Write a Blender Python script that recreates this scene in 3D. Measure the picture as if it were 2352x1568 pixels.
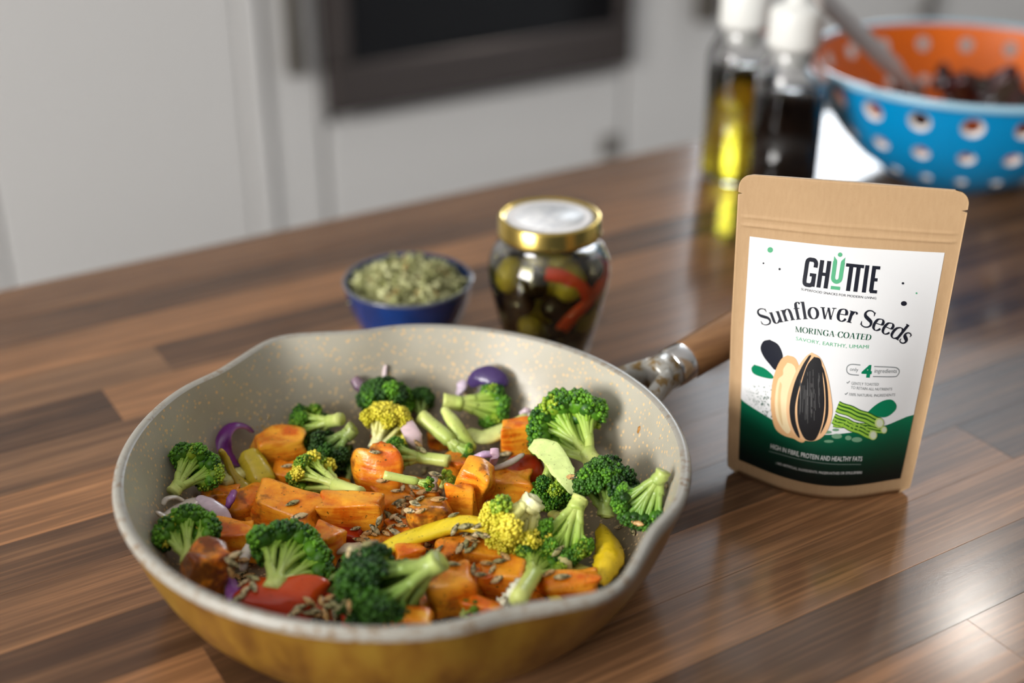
import bpy, bmesh, math, random
import numpy as np
from mathutils import Vector, Matrix
from mathutils.bvhtree import BVHTree

for o in list(bpy.data.objects):
    bpy.data.objects.remove(o)
scn = bpy.context.scene
col = scn.collection
R = math.radians

# ------------------------------------------------------------------ camera
# world: worktop surface is z = 0, X runs along the worktop, Y towards the tall cabinets
F_PX, PITCH, CAM_H, YAW = 3100.0, 0.47279928, 0.417569, R(58.5)
SY, CY = math.sin(YAW), math.cos(YAW)
RIGHT = Vector((SY, -CY, 0)); FWD = Vector((CY, SY, 0))
cd = bpy.data.cameras.new('camera')
cam = bpy.data.objects.new('camera', cd)
col.objects.link(cam)
cam.location = (0, 0, CAM_H)
view = (FWD * math.cos(PITCH) + Vector((0, 0, -math.sin(PITCH)))).normalized()
cam.rotation_euler = view.to_track_quat('-Z', 'Y').to_euler()
cd.sensor_width = 36.0
cd.lens = 36.0 * F_PX / 2352.0
cd.clip_start = 0.02
cd.dof.use_dof = True
cd.dof.focus_distance = 0.695
cd.dof.aperture_fstop = 2.7
cd.dof.aperture_blades = 0
scn.camera = cam

# ------------------------------------------------------------------ world, lights, exposure
w = bpy.data.worlds.new('world'); scn.world = w; w.use_nodes = True
bg = w.node_tree.nodes['Background']
bg.inputs[0].default_value = (0.80, 0.90, 1.0, 1); bg.inputs[1].default_value = 0.07
vs = scn.view_settings
vs.view_transform = 'Standard'; vs.look = 'None'; vs.gamma = 1.0; vs.use_curve_mapping = False
vs.exposure = 0.52

def area_light(name, loc, target, sx, sy, power, color):
    l = bpy.data.lights.new(name, 'AREA'); l.shape = 'RECTANGLE'; l.size = sx; l.size_y = sy
    l.energy = power; l.color = color
    o = bpy.data.objects.new(name, l); col.objects.link(o); o.location = loc
    o.rotation_euler = (Vector(target) - Vector(loc)).to_track_quat('-Z', 'Y').to_euler()
    return o
# daylight through the side window and through the window over the far worktop, each lying in its opening
area_light('window_left_offscreen', (-2.015, 0.15, 0.80), (0.0, 0.15, 0.80), 1.1, 0.9, 62, (1.0, 0.98, 0.95))
area_light('window_back_offscreen', (2.41, 2.635, 0.885), (2.41, 0.0, 0.885), 1.28, 1.07, 40, (0.86, 0.93, 1.0))

# ------------------------------------------------------------------ helpers
def ray(u, v):
    a = (u - 1176.0) / F_PX; b = (v - 784.0) / F_PX
    c, s = math.cos(PITCH), math.sin(PITCH)
    return RIGHT * a + FWD * (c - b * s) + Vector((0, 0, -s - b * c))
def P(u, v, z=0.0):
    d = ray(u, v); k = (z - CAM_H) / d.z
    return Vector((d.x * k, d.y * k, z))
def PW(r, f, z=0.0):
    return RIGHT * r + FWD * f + Vector((0, 0, z))
def project(p):
    d = Vector(p) - Vector((0, 0, CAM_H)); c, s = math.cos(PITCH), math.sin(PITCH)
    x = d.dot(RIGHT); y = d.dot(FWD); z = d.z
    dep = y * c - z * s
    return 1176 + F_PX * x / dep, 784 - F_PX * (z * c + y * s) / dep

def mesh_obj(name, V, Fc, mat=None, parent=None, smooth=True, cols=None, loc=None):
    me = bpy.data.meshes.new(name)
    me.from_pydata([tuple(map(float, v)) for v in V], [], [tuple(int(i) for i in f) for f in Fc])
    return _fin(name, me, mat, parent, smooth, cols, loc)
def _fin(name, me, mat, parent, smooth, cols, loc):
    if cols is not None:
        at = me.color_attributes.new('col', 'FLOAT_COLOR', 'POINT')
        a = np.ones((len(me.vertices), 4), np.float32); a[:, :3] = np.asarray(cols, np.float32)
        at.data.foreach_set('color', a.ravel())
    me.update()
    if smooth:
        me.polygons.foreach_set('use_smooth', [True] * len(me.polygons))
    if mat is not None:
        for m in (mat if isinstance(mat, (list, tuple)) else [mat]):
            me.materials.append(m)
    o = bpy.data.objects.new(name, me); col.objects.link(o)
    if parent is not None:
        o.parent = parent
    if loc is not None:
        o.location = loc
    return o
def np_obj(name, V, T, mat, parent=None, cols=None, smooth=True, loc=None):
    """fast path: V (n,3), T (m,3) triangles or (m,4) quads"""
    V = np.asarray(V, np.float32); T = np.asarray(T, np.int32); k = T.shape[1]
    me = bpy.data.meshes.new(name)
    me.vertices.add(len(V)); me.vertices.foreach_set('co', V.ravel())
    me.loops.add(T.size); me.loops.foreach_set('vertex_index', T.ravel())
    me.polygons.add(len(T)); me.polygons.foreach_set('loop_start', np.arange(0, T.size, k, dtype=np.int32))
    me.update(calc_edges=True)
    me.validate()
    return _fin(name, me, mat, parent, smooth, cols, loc)
def empty(name, loc=(0, 0, 0), rz=0.0):
    o = bpy.data.objects.new(name, None); col.objects.link(o)
    o.location = loc; o.rotation_euler = (0, 0, rz); o.empty_display_size = 0.02
    return o
def tag(o, label, cat, group=None, kind=None):
    o['label'] = label
    if cat: o['category'] = cat
    if group: o['group'] = group
    if kind: o['kind'] = kind
    return o
def structure(o, label=None):
    o['kind'] = 'structure'
    if label: o['label'] = label
    return o

def box_data(x0, x1, y0, y1, z0, z1, bev=0.0, seg=1):
    bm = bmesh.new()
    bmesh.ops.create_cube(bm, size=1.0)
    for v in bm.verts:
        v.co = Vector((x0 + (v.co.x + .5) * (x1 - x0), y0 + (v.co.y + .5) * (y1 - y0), z0 + (v.co.z + .5) * (z1 - z0)))
    if bev > 0:
        bmesh.ops.bevel(bm, geom=list(bm.edges), offset=bev, segments=seg, affect='EDGES', profile=0.5)
    return bm
def box(name, x0, x1, y0, y1, z0, z1, mat, parent=None, bev=0.0, seg=1, smooth=False):
    bm = box_data(x0, x1, y0, y1, z0, z1, bev, seg)
    me = bpy.data.meshes.new(name); bm.to_mesh(me); bm.free()
    return _fin(name, me, mat, parent, smooth, None, None)
def lathe_data(prof, n=64, close=False, rfun=None):
    prof = list(prof); V = []; Fc = []
    for i, (r, z) in enumerate(prof):
        for k in range(n):
            a = 2 * math.pi * k / n
            rr = r if rfun is None else rfun(r, z, a, i)
            V.append((rr * math.cos(a), rr * math.sin(a), z))
    m = len(prof)
    for i in range(m - 1 if not close else m):
        j = (i + 1) % m
        for k in range(n):
            k2 = (k + 1) % n
            Fc.append((i * n + k, i * n + k2, j * n + k2, j * n + k))
    return V, Fc
def lathe(name, prof, mat, parent=None, n=64, loc=None, close=False, rfun=None, smooth=True):
    V, Fc = lathe_data(prof, n, close, rfun)
    o = mesh_obj(name, V, Fc, mat, parent, smooth, None, loc)
    me = o.data; bm = bmesh.new(); bm.from_mesh(me)
    bmesh.ops.remove_doubles(bm, verts=bm.verts, dist=1e-6)
    bmesh.ops.recalc_face_normals(bm, faces=bm.faces); bm.to_mesh(me); bm.free()
    if smooth: me.polygons.foreach_set('use_smooth', [True] * len(me.polygons))
    return o
def spline(pts, n):
    pts = [np.array(p, float) for p in pts]
    Q = [2 * pts[0] - pts[1]] + pts + [2 * pts[-1] - pts[-2]]
    out = []; m = len(pts) - 1
    for i in range(n):
        t = i / (n - 1) * m; k = min(int(t), m - 1); t -= k
        a, b, c, d = Q[k], Q[k + 1], Q[k + 2], Q[k + 3]
        out.append(.5 * ((2 * b) + (-a + c) * t + (2 * a - 5 * b + 4 * c - d) * t * t + (-a + 3 * b - 3 * c + d) * t ** 3))
    return np.array(out)
def ribbon_data(path, wid, thk, up=(0, 0, 1), nseg=10, twist=0.0, curl=0.0):
    """sweep an elliptic (optionally curled) section along path; wid/thk half sizes, arrays or floats"""
    path = np.asarray(path, float); n = len(path)
    T = np.gradient(path, axis=0); T /= np.linalg.norm(T, axis=1)[:, None] + 1e-12
    up = np.array(up, float)
    wid = np.broadcast_to(wid, n); thk = np.broadcast_to(thk, n)
    V = []; ang = np.arange(nseg) * 2 * math.pi / nseg; A = []
    for i in range(n):
        a = np.cross(T[i], up); a /= np.linalg.norm(a) + 1e-9
        b = np.cross(a, T[i])
        tw = twist * i / (n - 1)
        a, b = a * math.cos(tw) + b * math.sin(tw), b * math.cos(tw) - a * math.sin(tw)
        for g in ang:
            x = math.cos(g) * wid[i]; y = math.sin(g) * thk[i]
            y += curl * (x * x) / (wid[i] + 1e-9)
            V.append(path[i] + a * x + b * y); A.append(math.sin(g))
    Fc = []
    for i in range(n - 1):
        for k in range(nseg):
            k2 = (k + 1) % nseg
            Fc.append((i * nseg + k, i * nseg + k2, (i + 1) * nseg + k2, (i + 1) * nseg + k))
    Fc.append(tuple(range(nseg - 1, -1, -1))); Fc.append(tuple((n - 1) * nseg + k for k in range(nseg)))
    return np.array(V), Fc, np.array(A)

# ------------------------------------------------------------------ materials
def mat(name, base=(.8, .8, .8), rough=.5, spec=.5, metal=0.0, trans=0.0, ior=1.45, coat=0.0, sss=0.0, sssr=(.004, .002, .001)):
    m = bpy.data.materials.new(name); m.use_nodes = True
    b = m.node_tree.nodes['Principled BSDF']
    b.inputs['Base Color'].default_value = (*base, 1); b.inputs['Roughness'].default_value = rough
    b.inputs['Specular IOR Level'].default_value = spec; b.inputs['Metallic'].default_value = metal
    b.inputs['Transmission Weight'].default_value = trans; b.inputs['IOR'].default_value = ior
    b.inputs['Coat Weight'].default_value = coat; b.inputs['Coat Roughness'].default_value = .08
    if sss:
        b.inputs['Subsurface Weight'].default_value = sss; b.inputs['Subsurface Radius'].default_value = sssr
        b.inputs['Subsurface Scale'].default_value = 1.0
    return m
class NT:
    def __init__(s, m): s.t = m.node_tree; s.b = s.t.nodes['Principled BSDF']
    def n(s, typ, **kw):
        x = s.t.nodes.new('ShaderNode' + typ)
        for k, v in kw.items():
            if k in ('inp',):
                for kk, vv in v.items(): x.inputs[kk].default_value = vv
            else: setattr(x, k, v)
        return x
    def l(s, a, b): s.t.links.new(a, b)
    def noise(s, vec, scale, detail=4, rough=.5, dist=0.0):
        x = s.n('TexNoise', inp={'Scale': scale, 'Detail': detail, 'Roughness': rough, 'Distortion': dist}); s.l(vec, x.inputs['Vector']); return x.outputs['Fac']
    def ramp(s, fac, stops, interp='LINEAR'):
        x = s.n('ValToRGB'); x.color_ramp.interpolation = interp; e = x.color_ramp.elements
        while len(e) < len(stops): e.new(.5)
        for i, (p, c) in enumerate(stops):
            e[i].position = p; e[i].color = (*c, 1) if len(c) == 3 else c
        s.l(fac, x.inputs[0]); return x.outputs[0]
    def mix(s, fac, a, b, mode='MIX'):
        x = s.n('Mix', data_type='RGBA', blend_type=mode)
        for sock, v in ((x.inputs[0], fac), (x.inputs[6], a), (x.inputs[7], b)):
            if isinstance(v, (int, float)): sock.default_value = v
            elif isinstance(v, tuple): sock.default_value = (*v, 1)
            else: s.l(v, sock)
        return x.outputs[2]
    def math(s, op, a, b=0.0, clamp=False):
        x = s.n('Math', operation=op, use_clamp=clamp)
        for sock, v in ((x.inputs[0], a), (x.inputs[1], b)):
            if isinstance(v, (int, float)): sock.default_value = v
            else: s.l(v, sock)
        return x.outputs[0]
    def bump(s, h, strength=.3, dist=.001):
        x = s.n('Bump', inp={'Strength': strength, 'Distance': dist}); s.l(h, x.inputs['Height']); s.l(x.outputs[0], s.b.inputs['Normal'])
    def obj(s): return s.n('TexCoord').outputs['Object']
    def mapping(s, vec, scale=(1, 1, 1), rot=(0, 0, 0), loc=None):
        x = s.n('Mapping'); x.inputs['Scale'].default_value = scale; x.inputs['Rotation'].default_value = rot
        s.l(vec, x.inputs['Vector'])
        if loc is not None: s.l(loc, x.inputs['Location'])
        return x.outputs[0]

def wood_mat():
    m = mat('walnut_stave', rough=.23, spec=.5); t = NT(m)
    oi = t.n('ObjectInfo'); sep = t.n('SeparateColor'); t.l(oi.outputs['Color'], sep.inputs[0])
    off = t.n('CombineXYZ'); 
    for i, k in enumerate((13.7, 7.3, 3.1)): t.l(t.math('MULTIPLY', oi.outputs['Random'], k), off.inputs[i])
    v = t.mapping(t.obj(), (1, 1, 1), loc=off.outputs[0])
    g1 = t.noise(t.mapping(v, (3.0, 55, 20)), 1.0, 5, .6, .6)
    g2 = t.noise(t.mapping(v, (9.0, 320, 60)), 1.0, 4, .6, .3)
    g3 = t.noise(t.mapping(v, (14, 30, 10)), 1.0, 2)
    dark = t.mix(sep.outputs['Green'], (.068, .034, .019), (.094, .041, .017))
    lite = t.mix(sep.outputs['Green'], (.40, .220, .112), (.50, .232, .096))
    f = t.math('ADD', t.math('MULTIPLY', sep.outputs['Red'], .74), t.math('MULTIPLY', t.math('SUBTRACT', g1, .5), 1.0))
    f = t.math('ADD', f, t.math('MULTIPLY', t.math('SUBTRACT', g3, .5), .3), True)
    c = t.mix(f, dark, lite)
    c = t.mix(t.math('MULTIPLY', t.ramp(g2, [(.46, (1, 1, 1)), (.62, (0, 0, 0))]), .55), c, t.mix(.75, c, (.02, .012, .008)))
    t.l(c, t.b.inputs['Base Color'])
    fine = t.noise(t.mapping(v, (900, 2400, 900)), 1.0, 2)
    t.bump(t.math('ADD', t.math('MULTIPLY', fine, .7), t.math('MULTIPLY', g2, .5)), .06, .0003)
    t.l(t.math('ADD', t.math('MULTIPLY', g1, .06), .13), t.b.inputs['Roughness'])
    return m
M = {}
M['wood'] = wood_mat()
M['wood_edge'] = mat('walnut_core', (.17, .085, .04), .5)
M['cab'] = mat('cream_lacquer', (.64, .63, .62), .32)
M['cab2'] = mat('cream_lacquer_side', (.64, .63, .62), .35)
M['steel'] = mat('brushed_nickel', (.20, .18, .155), .38, metal=.9)
M['oventrim'] = mat('brown_steel', (.075, .062, .058), .28, metal=.6)
M['ovenglass'] = mat('black_oven_glass', (.003, .003, .004), .12, .25)
M['wall'] = mat('painted_wall', (.62, .61, .60), .8)
M['ceil'] = mat('white_ceiling', (.80, .80, .80), .9)
M['floor'] = mat('pale_floor', (.36, .33, .30), .45)
M['gap'] = mat('dark_plinth', (.05, .05, .05), .6)

def pan_mat():
    m = mat('stone_coating', rough=.30, spec=.5); t = NT(m); o = t.obj()
    vo = t.n('TexVoronoi', inp={'Scale': 400.0, 'Randomness': 1.0}); t.l(o, vo.inputs['Vector'])
    sp = t.ramp(vo.outputs['Distance'], [(.22, (1, 1, 1)), (.40, (0, 0, 0))])
    pick = t.ramp(vo.outputs['Color'], [(.45, (0, 0, 0)), (.60, (1, 1, 1))])
    base = t.mix(t.noise(o, 25, 3), (.36, .330, .255), (.50, .475, .40))
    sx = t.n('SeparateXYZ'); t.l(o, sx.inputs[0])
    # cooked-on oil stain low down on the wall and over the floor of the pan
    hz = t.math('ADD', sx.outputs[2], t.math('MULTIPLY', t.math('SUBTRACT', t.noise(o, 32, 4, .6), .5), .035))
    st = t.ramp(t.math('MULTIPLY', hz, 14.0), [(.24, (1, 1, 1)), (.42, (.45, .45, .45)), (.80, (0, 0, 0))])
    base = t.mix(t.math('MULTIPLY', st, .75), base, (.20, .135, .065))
    c = t.mix(t.math('MULTIPLY', sp, pick), base, (.72, .50, .26))
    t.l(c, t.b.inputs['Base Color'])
    t.bump(t.noise(o, 700, 2), .08, .0005)
    return m
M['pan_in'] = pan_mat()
def pan_rim_mat():
    m = mat('worn_rim', rough=.34); t = NT(m); o = t.obj()
    n1 = t.noise(o, 260, 3, .6); n2 = t.noise(o, 18, 2)
    c = t.mix(t.math('MULTIPLY', t.ramp(n1, [(.52, (0, 0, 0)), (.66, (1, 1, 1))]), t.ramp(n2, [(.4, (0.1, 0.1, 0.1)), (.6, (1, 1, 1))])), (.33, .315, .275), (.19, .12, .06))
    t.l(c, t.b.inputs['Base Color']); return m
M['pan_rim'] = pan_rim_mat()
def pan_out_mat():
    m = mat('golden_brown_enamel', rough=.28); t = NT(m); o = t.obj()
    n = t.noise(t.mapping(o, (45, 45, 12)), 1.0, 4, .6)
    c = t.ramp(n, [(.3, (.10, .036, .006)), (.5, (.22, .108, .013)), (.7, (.30, .18, .022))])
    t.l(c, t.b.inputs['Base Color']); return m
M['pan_out'] = pan_out_mat()
def handle_mat():
    m = mat('beech_handle', rough=.22, coat=.3); t = NT(m); o = t.obj()
    g = t.noise(t.mapping(o, (6, 160, 160)), 1.0, 4, .6)
    t.l(t.ramp(g, [(.3, (.17, .080, .032)), (.7, (.30, .155, .068))]), t.b.inputs['Base Color']); return m
M['handle'] = handle_mat()
def bracket_mat():
    m = mat('stained_bracket', rough=.25, metal=.25); t = NT(m); o = t.obj()
    n = t.noise(o, 130, 3, .6)
    t.l(t.ramp(n, [(.38, (.26, .16, .05)), (.5, (.44, .43, .39)), (.7, (.52, .51, .48))]), t.b.inputs['Base Color']); return m
M['bracket'] = bracket_mat()
M['chrome'] = mat('chrome_ferrule', (.75, .74, .73), .12, metal=1.0)

def attr_mat(name, rough, spec=.5, coat=0.0, sss=0.0, bumps=None, speck=0.0, sssr=(.003, .002, .001), trans=0.0, sth=(.66, .72)):
    m = mat(name, rough=rough, spec=spec, coat=coat, sss=sss, sssr=sssr, trans=trans); t = NT(m)
    a = t.n('Attribute', attribute_name='col'); c = a.outputs['Color']; o = t.obj()
    if speck:
        n = t.noise(o, 620, 2, .5)
        c = t.mix(t.math('MULTIPLY', t.ramp(n, [(sth[0], (0, 0, 0)), (sth[1], (1, 1, 1))]), speck), c, (.035, .035, .008))
    t.l(c, t.b.inputs['Base Color'])
    if bumps: t.bump(t.noise(o, bumps[0], 3), bumps[1], .001)
    return m
M['bud'] = attr_mat('broccoli_bud', .42, .4)
M['stem'] = attr_mat('broccoli_stem', .35, .5, speck=.5, bumps=(300, .25), sss=.12)
M['onion'] = attr_mat('roast_onion', .20, .5, sss=.25, bumps=(200, .12))
M['pepper'] = attr_mat('roast_pepper', .18, .5, sss=.15, bumps=(180, .2), speck=.6)
M['tomato'] = attr_mat('roast_tomato', .18, .5, sss=.15, bumps=(150, .3), speck=.4)
M['seed'] = attr_mat('coated_seed', .32, .5, bumps=(900, .3), speck=.92, sth=(.56, .63))
def potato_mat():
    m = mat('roast_sweet_potato', rough=.30, spec=.5, sss=.12, sssr=(.004, .0015, .0004)); t = NT(m)
    oi = t.n('ObjectInfo'); sep = t.n('SeparateColor'); t.l(oi.outputs['Color'], sep.inputs[0]); o = t.obj()
    off = t.n('CombineXYZ'); t.l(oi.outputs['Random'], off.inputs[0]); t.l(oi.outputs['Random'], off.inputs[2])
    v = t.mapping(o, (1, 1, 1), loc=off.outputs[0])
    fib = t.noise(t.mapping(v, (60, 60, 420)), 1.0, 4, .6); big = t.noise(v, 70, 3, .55)
    lite = t.mix(sep.outputs['Green'], (.93, .28, .010), (1.0, .48, .034))
    c = t.mix(t.ramp(t.math('ADD', t.math('MULTIPLY', fib, .45), t.math('MULTIPLY', big, .55)), [(.40, (1, 1, 1)), (.58, (0, 0, 0))]), lite, (.66, .125, .005))
    ch = t.noise(v, 95, 3, .6)
    chf = t.math('MULTIPLY', t.math('SUBTRACT', t.math('ADD', ch, t.math('MULTIPLY', sep.outputs['Red'], .42)), .665), 6.0, True)
    c = t.mix(t.math('MULTIPLY', chf, .85), c, t.mix(ch, (.035, .010, .008), (.16, .035, .008)))
    sp = t.ramp(t.noise(v, 520, 2, .5), [(.665, (0, 0, 0)), (.72, (1, 1, 1))])
    c = t.mix(t.math('MULTIPLY', sp, .85), c, (.045, .045, .008))
    pt = t.ramp(t.n('NewGeometry').outputs['Pointiness'], [(.51, (0, 0, 0)), (.60, (1, 1, 1))])      # roasted edges
    c = t.mix(t.math('MULTIPLY', t.math('MULTIPLY', pt, t.ramp(big, [(.40, (0, 0, 0)), (.60, (1, 1, 1))])), .75), c, (.20, .05, .008))
    t.l(c, t.b.inputs['Base Color'])
    t.bump(t.math('ADD', t.math('MULTIPLY', fib, .6), t.noise(v, 260, 3)), .45, .0010)
    t.l(t.math('ADD', t.math('MULTIPLY', big, .35), .10), t.b.inputs['Roughness'])
    return m
M['potato'] = potato_mat()

# ------------------------------------------------------------------ the setting
def shell():
    box_f = structure(box('floor', -3.2, 4.6, -2.6, 2.75, -.95, -.90, M['floor']))
    structure(box('ceiling', -3.2, 4.6, -2.6, 2.75, 1.50, 1.56, M['ceil']))
    # back wall with the window opening
    wb = structure(empty('wall_back', (0, 0, 0)), 'pale painted wall behind the kitchen units')
    wx0, wx1, wz0, wz1 = 1.72, 3.10, .30, 1.47
    for n, a in (('wall_panel', (-3.2, wx0, 2.62, 2.74, -.90, 1.50)), ('wall_panel', (wx1, 4.6, 2.62, 2.74, -.90, 1.50)),
                 ('wall_panel', (wx0, wx1, 2.62, 2.74, -.90, wz0)), ('wall_panel', (wx0, wx1, 2.62, 2.74, wz1, 1.50))):
        box(n, *a, M['wall'], wb)
    sky = mat('window_glass', (1, 1, 1), 0.0, trans=1.0)
    wd = structure(empty('window_1', ((wx0 + wx1) / 2, 2.66, wz0)), 'window over the far worktop')
    cx = (wx0 + wx1) / 2
    def wb_(n, x0, x1, y0, y1, z0, z1, m):
        o = box(n, x0 - cx, x1 - cx, y0 - 2.66, y1 - 2.66, z0 - wz0, z1 - wz0, m, wd); return o
    wb_('window_pane', wx0 + .05, (wx0 + wx1) / 2 - .025, 2.675, 2.685, wz0 + .05, wz1 - .05, sky)
    wb_('window_pane', (wx0 + wx1) / 2 + .025, wx1 - .05, 2.675, 2.685, wz0 + .05, wz1 - .05, sky)
    for a in ((wx0, wx1, wz0, wz0 + .05), (wx0, wx1, wz1 - .05, wz1), (wx0, wx0 + .05, wz0 + .05, wz1 - .05), (wx1 - .05, wx1, wz0 + .05, wz1 - .05), ((wx0 + wx1) / 2 - .025, (wx0 + wx1) / 2 + .025, wz0 + .05, wz1 - .05)):
        wb_('window_frame', a[0], a[1], 2.64, 2.70, a[2], a[3], M['cab2'])
    wl = structure(empty('wall_left', (-2.0, 0, 0)), 'pale painted wall with the side window')
    for a in ((-2.6, -.42, -.90, 1.50), (.72, 2.62, -.90, 1.50), (-.42, .72, -.90, .33), (-.42, .72, 1.27, 1.50)): box('wall_panel', -.12, 0, a[0], a[1], a[2], a[3], M['wall'], wl)
    w3 = structure(empty('window_3', (-2.0, .15, .33)), 'side window in the wall opposite the handle')
    for a in ((-.57, .57, 0, .04), (-.57, .57, .90, .94), (-.57, -.53, .04, .90), (.53, .57, .04, .90)): box('window_frame', -.10, -.03, a[0], a[1], a[2], a[3], M['cab2'], w3)
    structure(box('wall_right', 4.5, 4.6, -2.6, 2.62, -.90, 1.50, M['wall']))
shell()

def part_box(root, name, x0, x1, y0, y1, z0, z1, m, bev=0.0, parent=None, seg=1):
    l = root.location if parent is None else root.location
    return box(name, x0 - l.x, x1 - l.x, y0 - l.y, y1 - l.y, z0 - l.z, z1 - l.z, m, parent or root, bev, seg)
def bar_handle(root, parent, x, z0, z1, y, wd=.028):
    l = root.location
    h = box('handle', x - wd / 2 - l.x, x + wd / 2 - l.x, y - .034 - l.y, y - .020 - l.y, z0 - l.z, z1 - l.z, M['steel'], parent, .004, 2, True)
    for zz in (z0 + .03, z1 - .03):
        box('handle_post', x - .006 - l.x, x + .006 - l.x, y - .022 - l.y, y + .002 - l.y, zz - .006 - l.z, zz + .006 - l.z, M['steel'], h)
    return h
YC = 2.0
def cabinet(name, x0, x1, label, cat='cabinet', z1=1.42, doors=None):
    r = empty(name, ((x0 + x1) / 2, YC + .30, -.90))
    part_box(r, 'carcass', x0 + .001, x1 - .001, YC + .022, 2.615, -.80, z1, M['cab'])
    part_box(r, 'plinth', x0 + .001, x1 - .001, YC + .06, YC + .08, -.90, -.80, M['gap'])
    tag(r, label, cat); return r
c = cabinet('tall_cabinet', -.30, .324, 'tall cream cabinet next to the wide plain door unit, farthest from the oven')
part_box(c, 'door', -.297, .321, YC, YC + .02, -.79, 1.41, M['cab'], .002)
c = cabinet('tall_cabinet', .326, .727, 'tall cream cabinet with a wide plain door beside the pull-out larder')
part_box(c, 'door', .328, .725, YC, YC + .02, -.79, 1.41, M['cab'], .003)
c = cabinet('filler_panel', .728, .762, 'narrow upright cream panel between wide door and pull-out larder', 'panel')
part_box(c, 'face_panel', .729, .761, YC - .012, YC + .02, -.79, 1.41, M['cab2'], .004)
c = cabinet('larder_unit', .764, .857, 'narrow cream pull-out larder with a nickel bar handle next to the oven')
d = part_box(c, 'door', .766, .855, YC, YC + .02, -.79, 1.41, M['cab'], .003)
bar_handle(c, d, .808, -.185, .22, YC)
# oven housing
c = empty('oven_cabinet', (1.168, YC + .30, -.90))
part_box(c, 'carcass', .860, 1.476, YC + .022, 2.615, -.80, -.28, M['cab'])
part_box(c, 'upper_carcass', .860, 1.476, YC + .022, 2.615, .34, 1.42, M['cab'])
part_box(c, 'side_panel', .860, .866, YC + .004, 2.615, -.28, .34, M['cab']); part_box(c, 'side_panel', 1.470, 1.476, YC + .004, 2.615, -.28, .34, M['cab'])
part_box(c, 'plinth', .860, 1.476, YC + .06, YC + .08, -.90, -.80, M['gap'])
d = part_box(c, 'drawer_front', .866, 1.470, YC, YC + .02, -.79, -.284, M['cab'], .003)
l = c.location
box('latch', 1.424 - l.x, 1.458 - l.x, YC - .010 - l.y, YC + .002 - l.y, -.440 - l.z, -.400 - l.z, M['steel'], d, .003)
part_box(c, 'upper_door', .866, 1.470, YC, YC + .02, .345, 1.41, M['cab'], .003)
tag(c, 'cream housing around the oven with a deep drawer below', 'cabinet')
# oven
ov = empty('oven', (1.168, YC + .25, -.262))
part_box(ov, 'body', .872, 1.464, YC + .010, 2.50, -.258, .335, M['oventrim'])
x0, x1, zb, zt = .867, 1.469, -.262, .335
for a in ((x0, x1, zb, zb + .082), (x0, x1, zt - .12, zt), (x0, x0 + .040, zb + .082, zt - .12), (x1 - .040, x1, zb + .082, zt - .12)):
    part_box(ov, 'door_trim', a[0], a[1], YC - .030, YC + .012, a[2], a[3], M['oventrim'], .008, seg=3)
part_box(ov, 'door_glass', x0 + .038, x1 - .038, YC - .024, YC + .010, zb + .08, zt - .118, M['ovenglass'])
part_box(ov, 'handle', x0 + .05, x1 - .05, YC - .085, YC - .065, zt - .16, zt - .14, M['steel'], .006)
for xx in (x0 + .07, x1 - .07): part_box(ov, 'handle_post', xx - .008, xx + .008, YC - .07, YC - .02, zt - .157, zt - .143, M['steel'])
tag(ov, 'built-in oven with black glass door and brown metal trim', 'oven')
c = cabinet('tall_cabinet', 1.478, 1.70, 'tall cream cabinet with a grey bar handle between oven and base cabinets')
d = part_box(c, 'door', 1.480, 1.698, YC, YC + .02, -.79, 1.41, M['cab'], .003)
bar_handle(c, d, 1.640, -.205, .20, YC, .05)
for k in range(3):
    a = 1.702 + k * .60
    c = cabinet('base_cabinet', a, a + .598, ['cream base cabinet next to the tall units under the window', 'middle cream base cabinet below the window', 'cream base cabinet at the far end of the window run'][k], z1=-.05)
    d = part_box(c, 'door', a + .002, a + .596, YC, YC + .02, -.79, -.06, M['cab'], .003)
    bar_handle(c, d, a + .54, -.30, -.12, YC, .018)
tag(box('back_worktop', 1.702, 3.50, YC - .02, 2.615, -.048, -.010, mat('grey_worktop', (.30, .29, .28), .3)), 'grey worktop on the base cabinets under the window', 'worktop')

def downlight(x, y, power, label):
    r = empty('ceiling_downlight', (x, y, 1.50))
    lathe('bezel', [(.030, -.001), (.030, -.006), (.045, -.006), (.047, .0005)], M['steel'], r, 32)
    lathe('lamp_lens', [(0, -.003), (.030, -.003)], mat('frosted_lens', (.85, .85, .83), .3), r, 24)
    ld = bpy.data.lights.new('ceiling_lamp_offscreen', 'SPOT'); ld.energy = power; ld.color = (1, .94, .86); ld.spot_size = R(140); ld.spot_blend = .5; ld.shadow_soft_size = .04
    lo = bpy.data.objects.new('ceiling_lamp_offscreen', ld); col.objects.link(lo); lo.location = (x, y, 1.47)
    tag(r, label, 'lamp'); return r
_k = P(2225, 1450); _d = ray(2225, 1450); _h = _k + Vector((_d.x, _d.y, -_d.z)) * (1.497 / -_d.z)      # the lamp mirrored in the worktop beyond the pouch
downlight(_h.x, _h.y, 7.0, 'recessed ceiling downlight over the aisle by the window')

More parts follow.
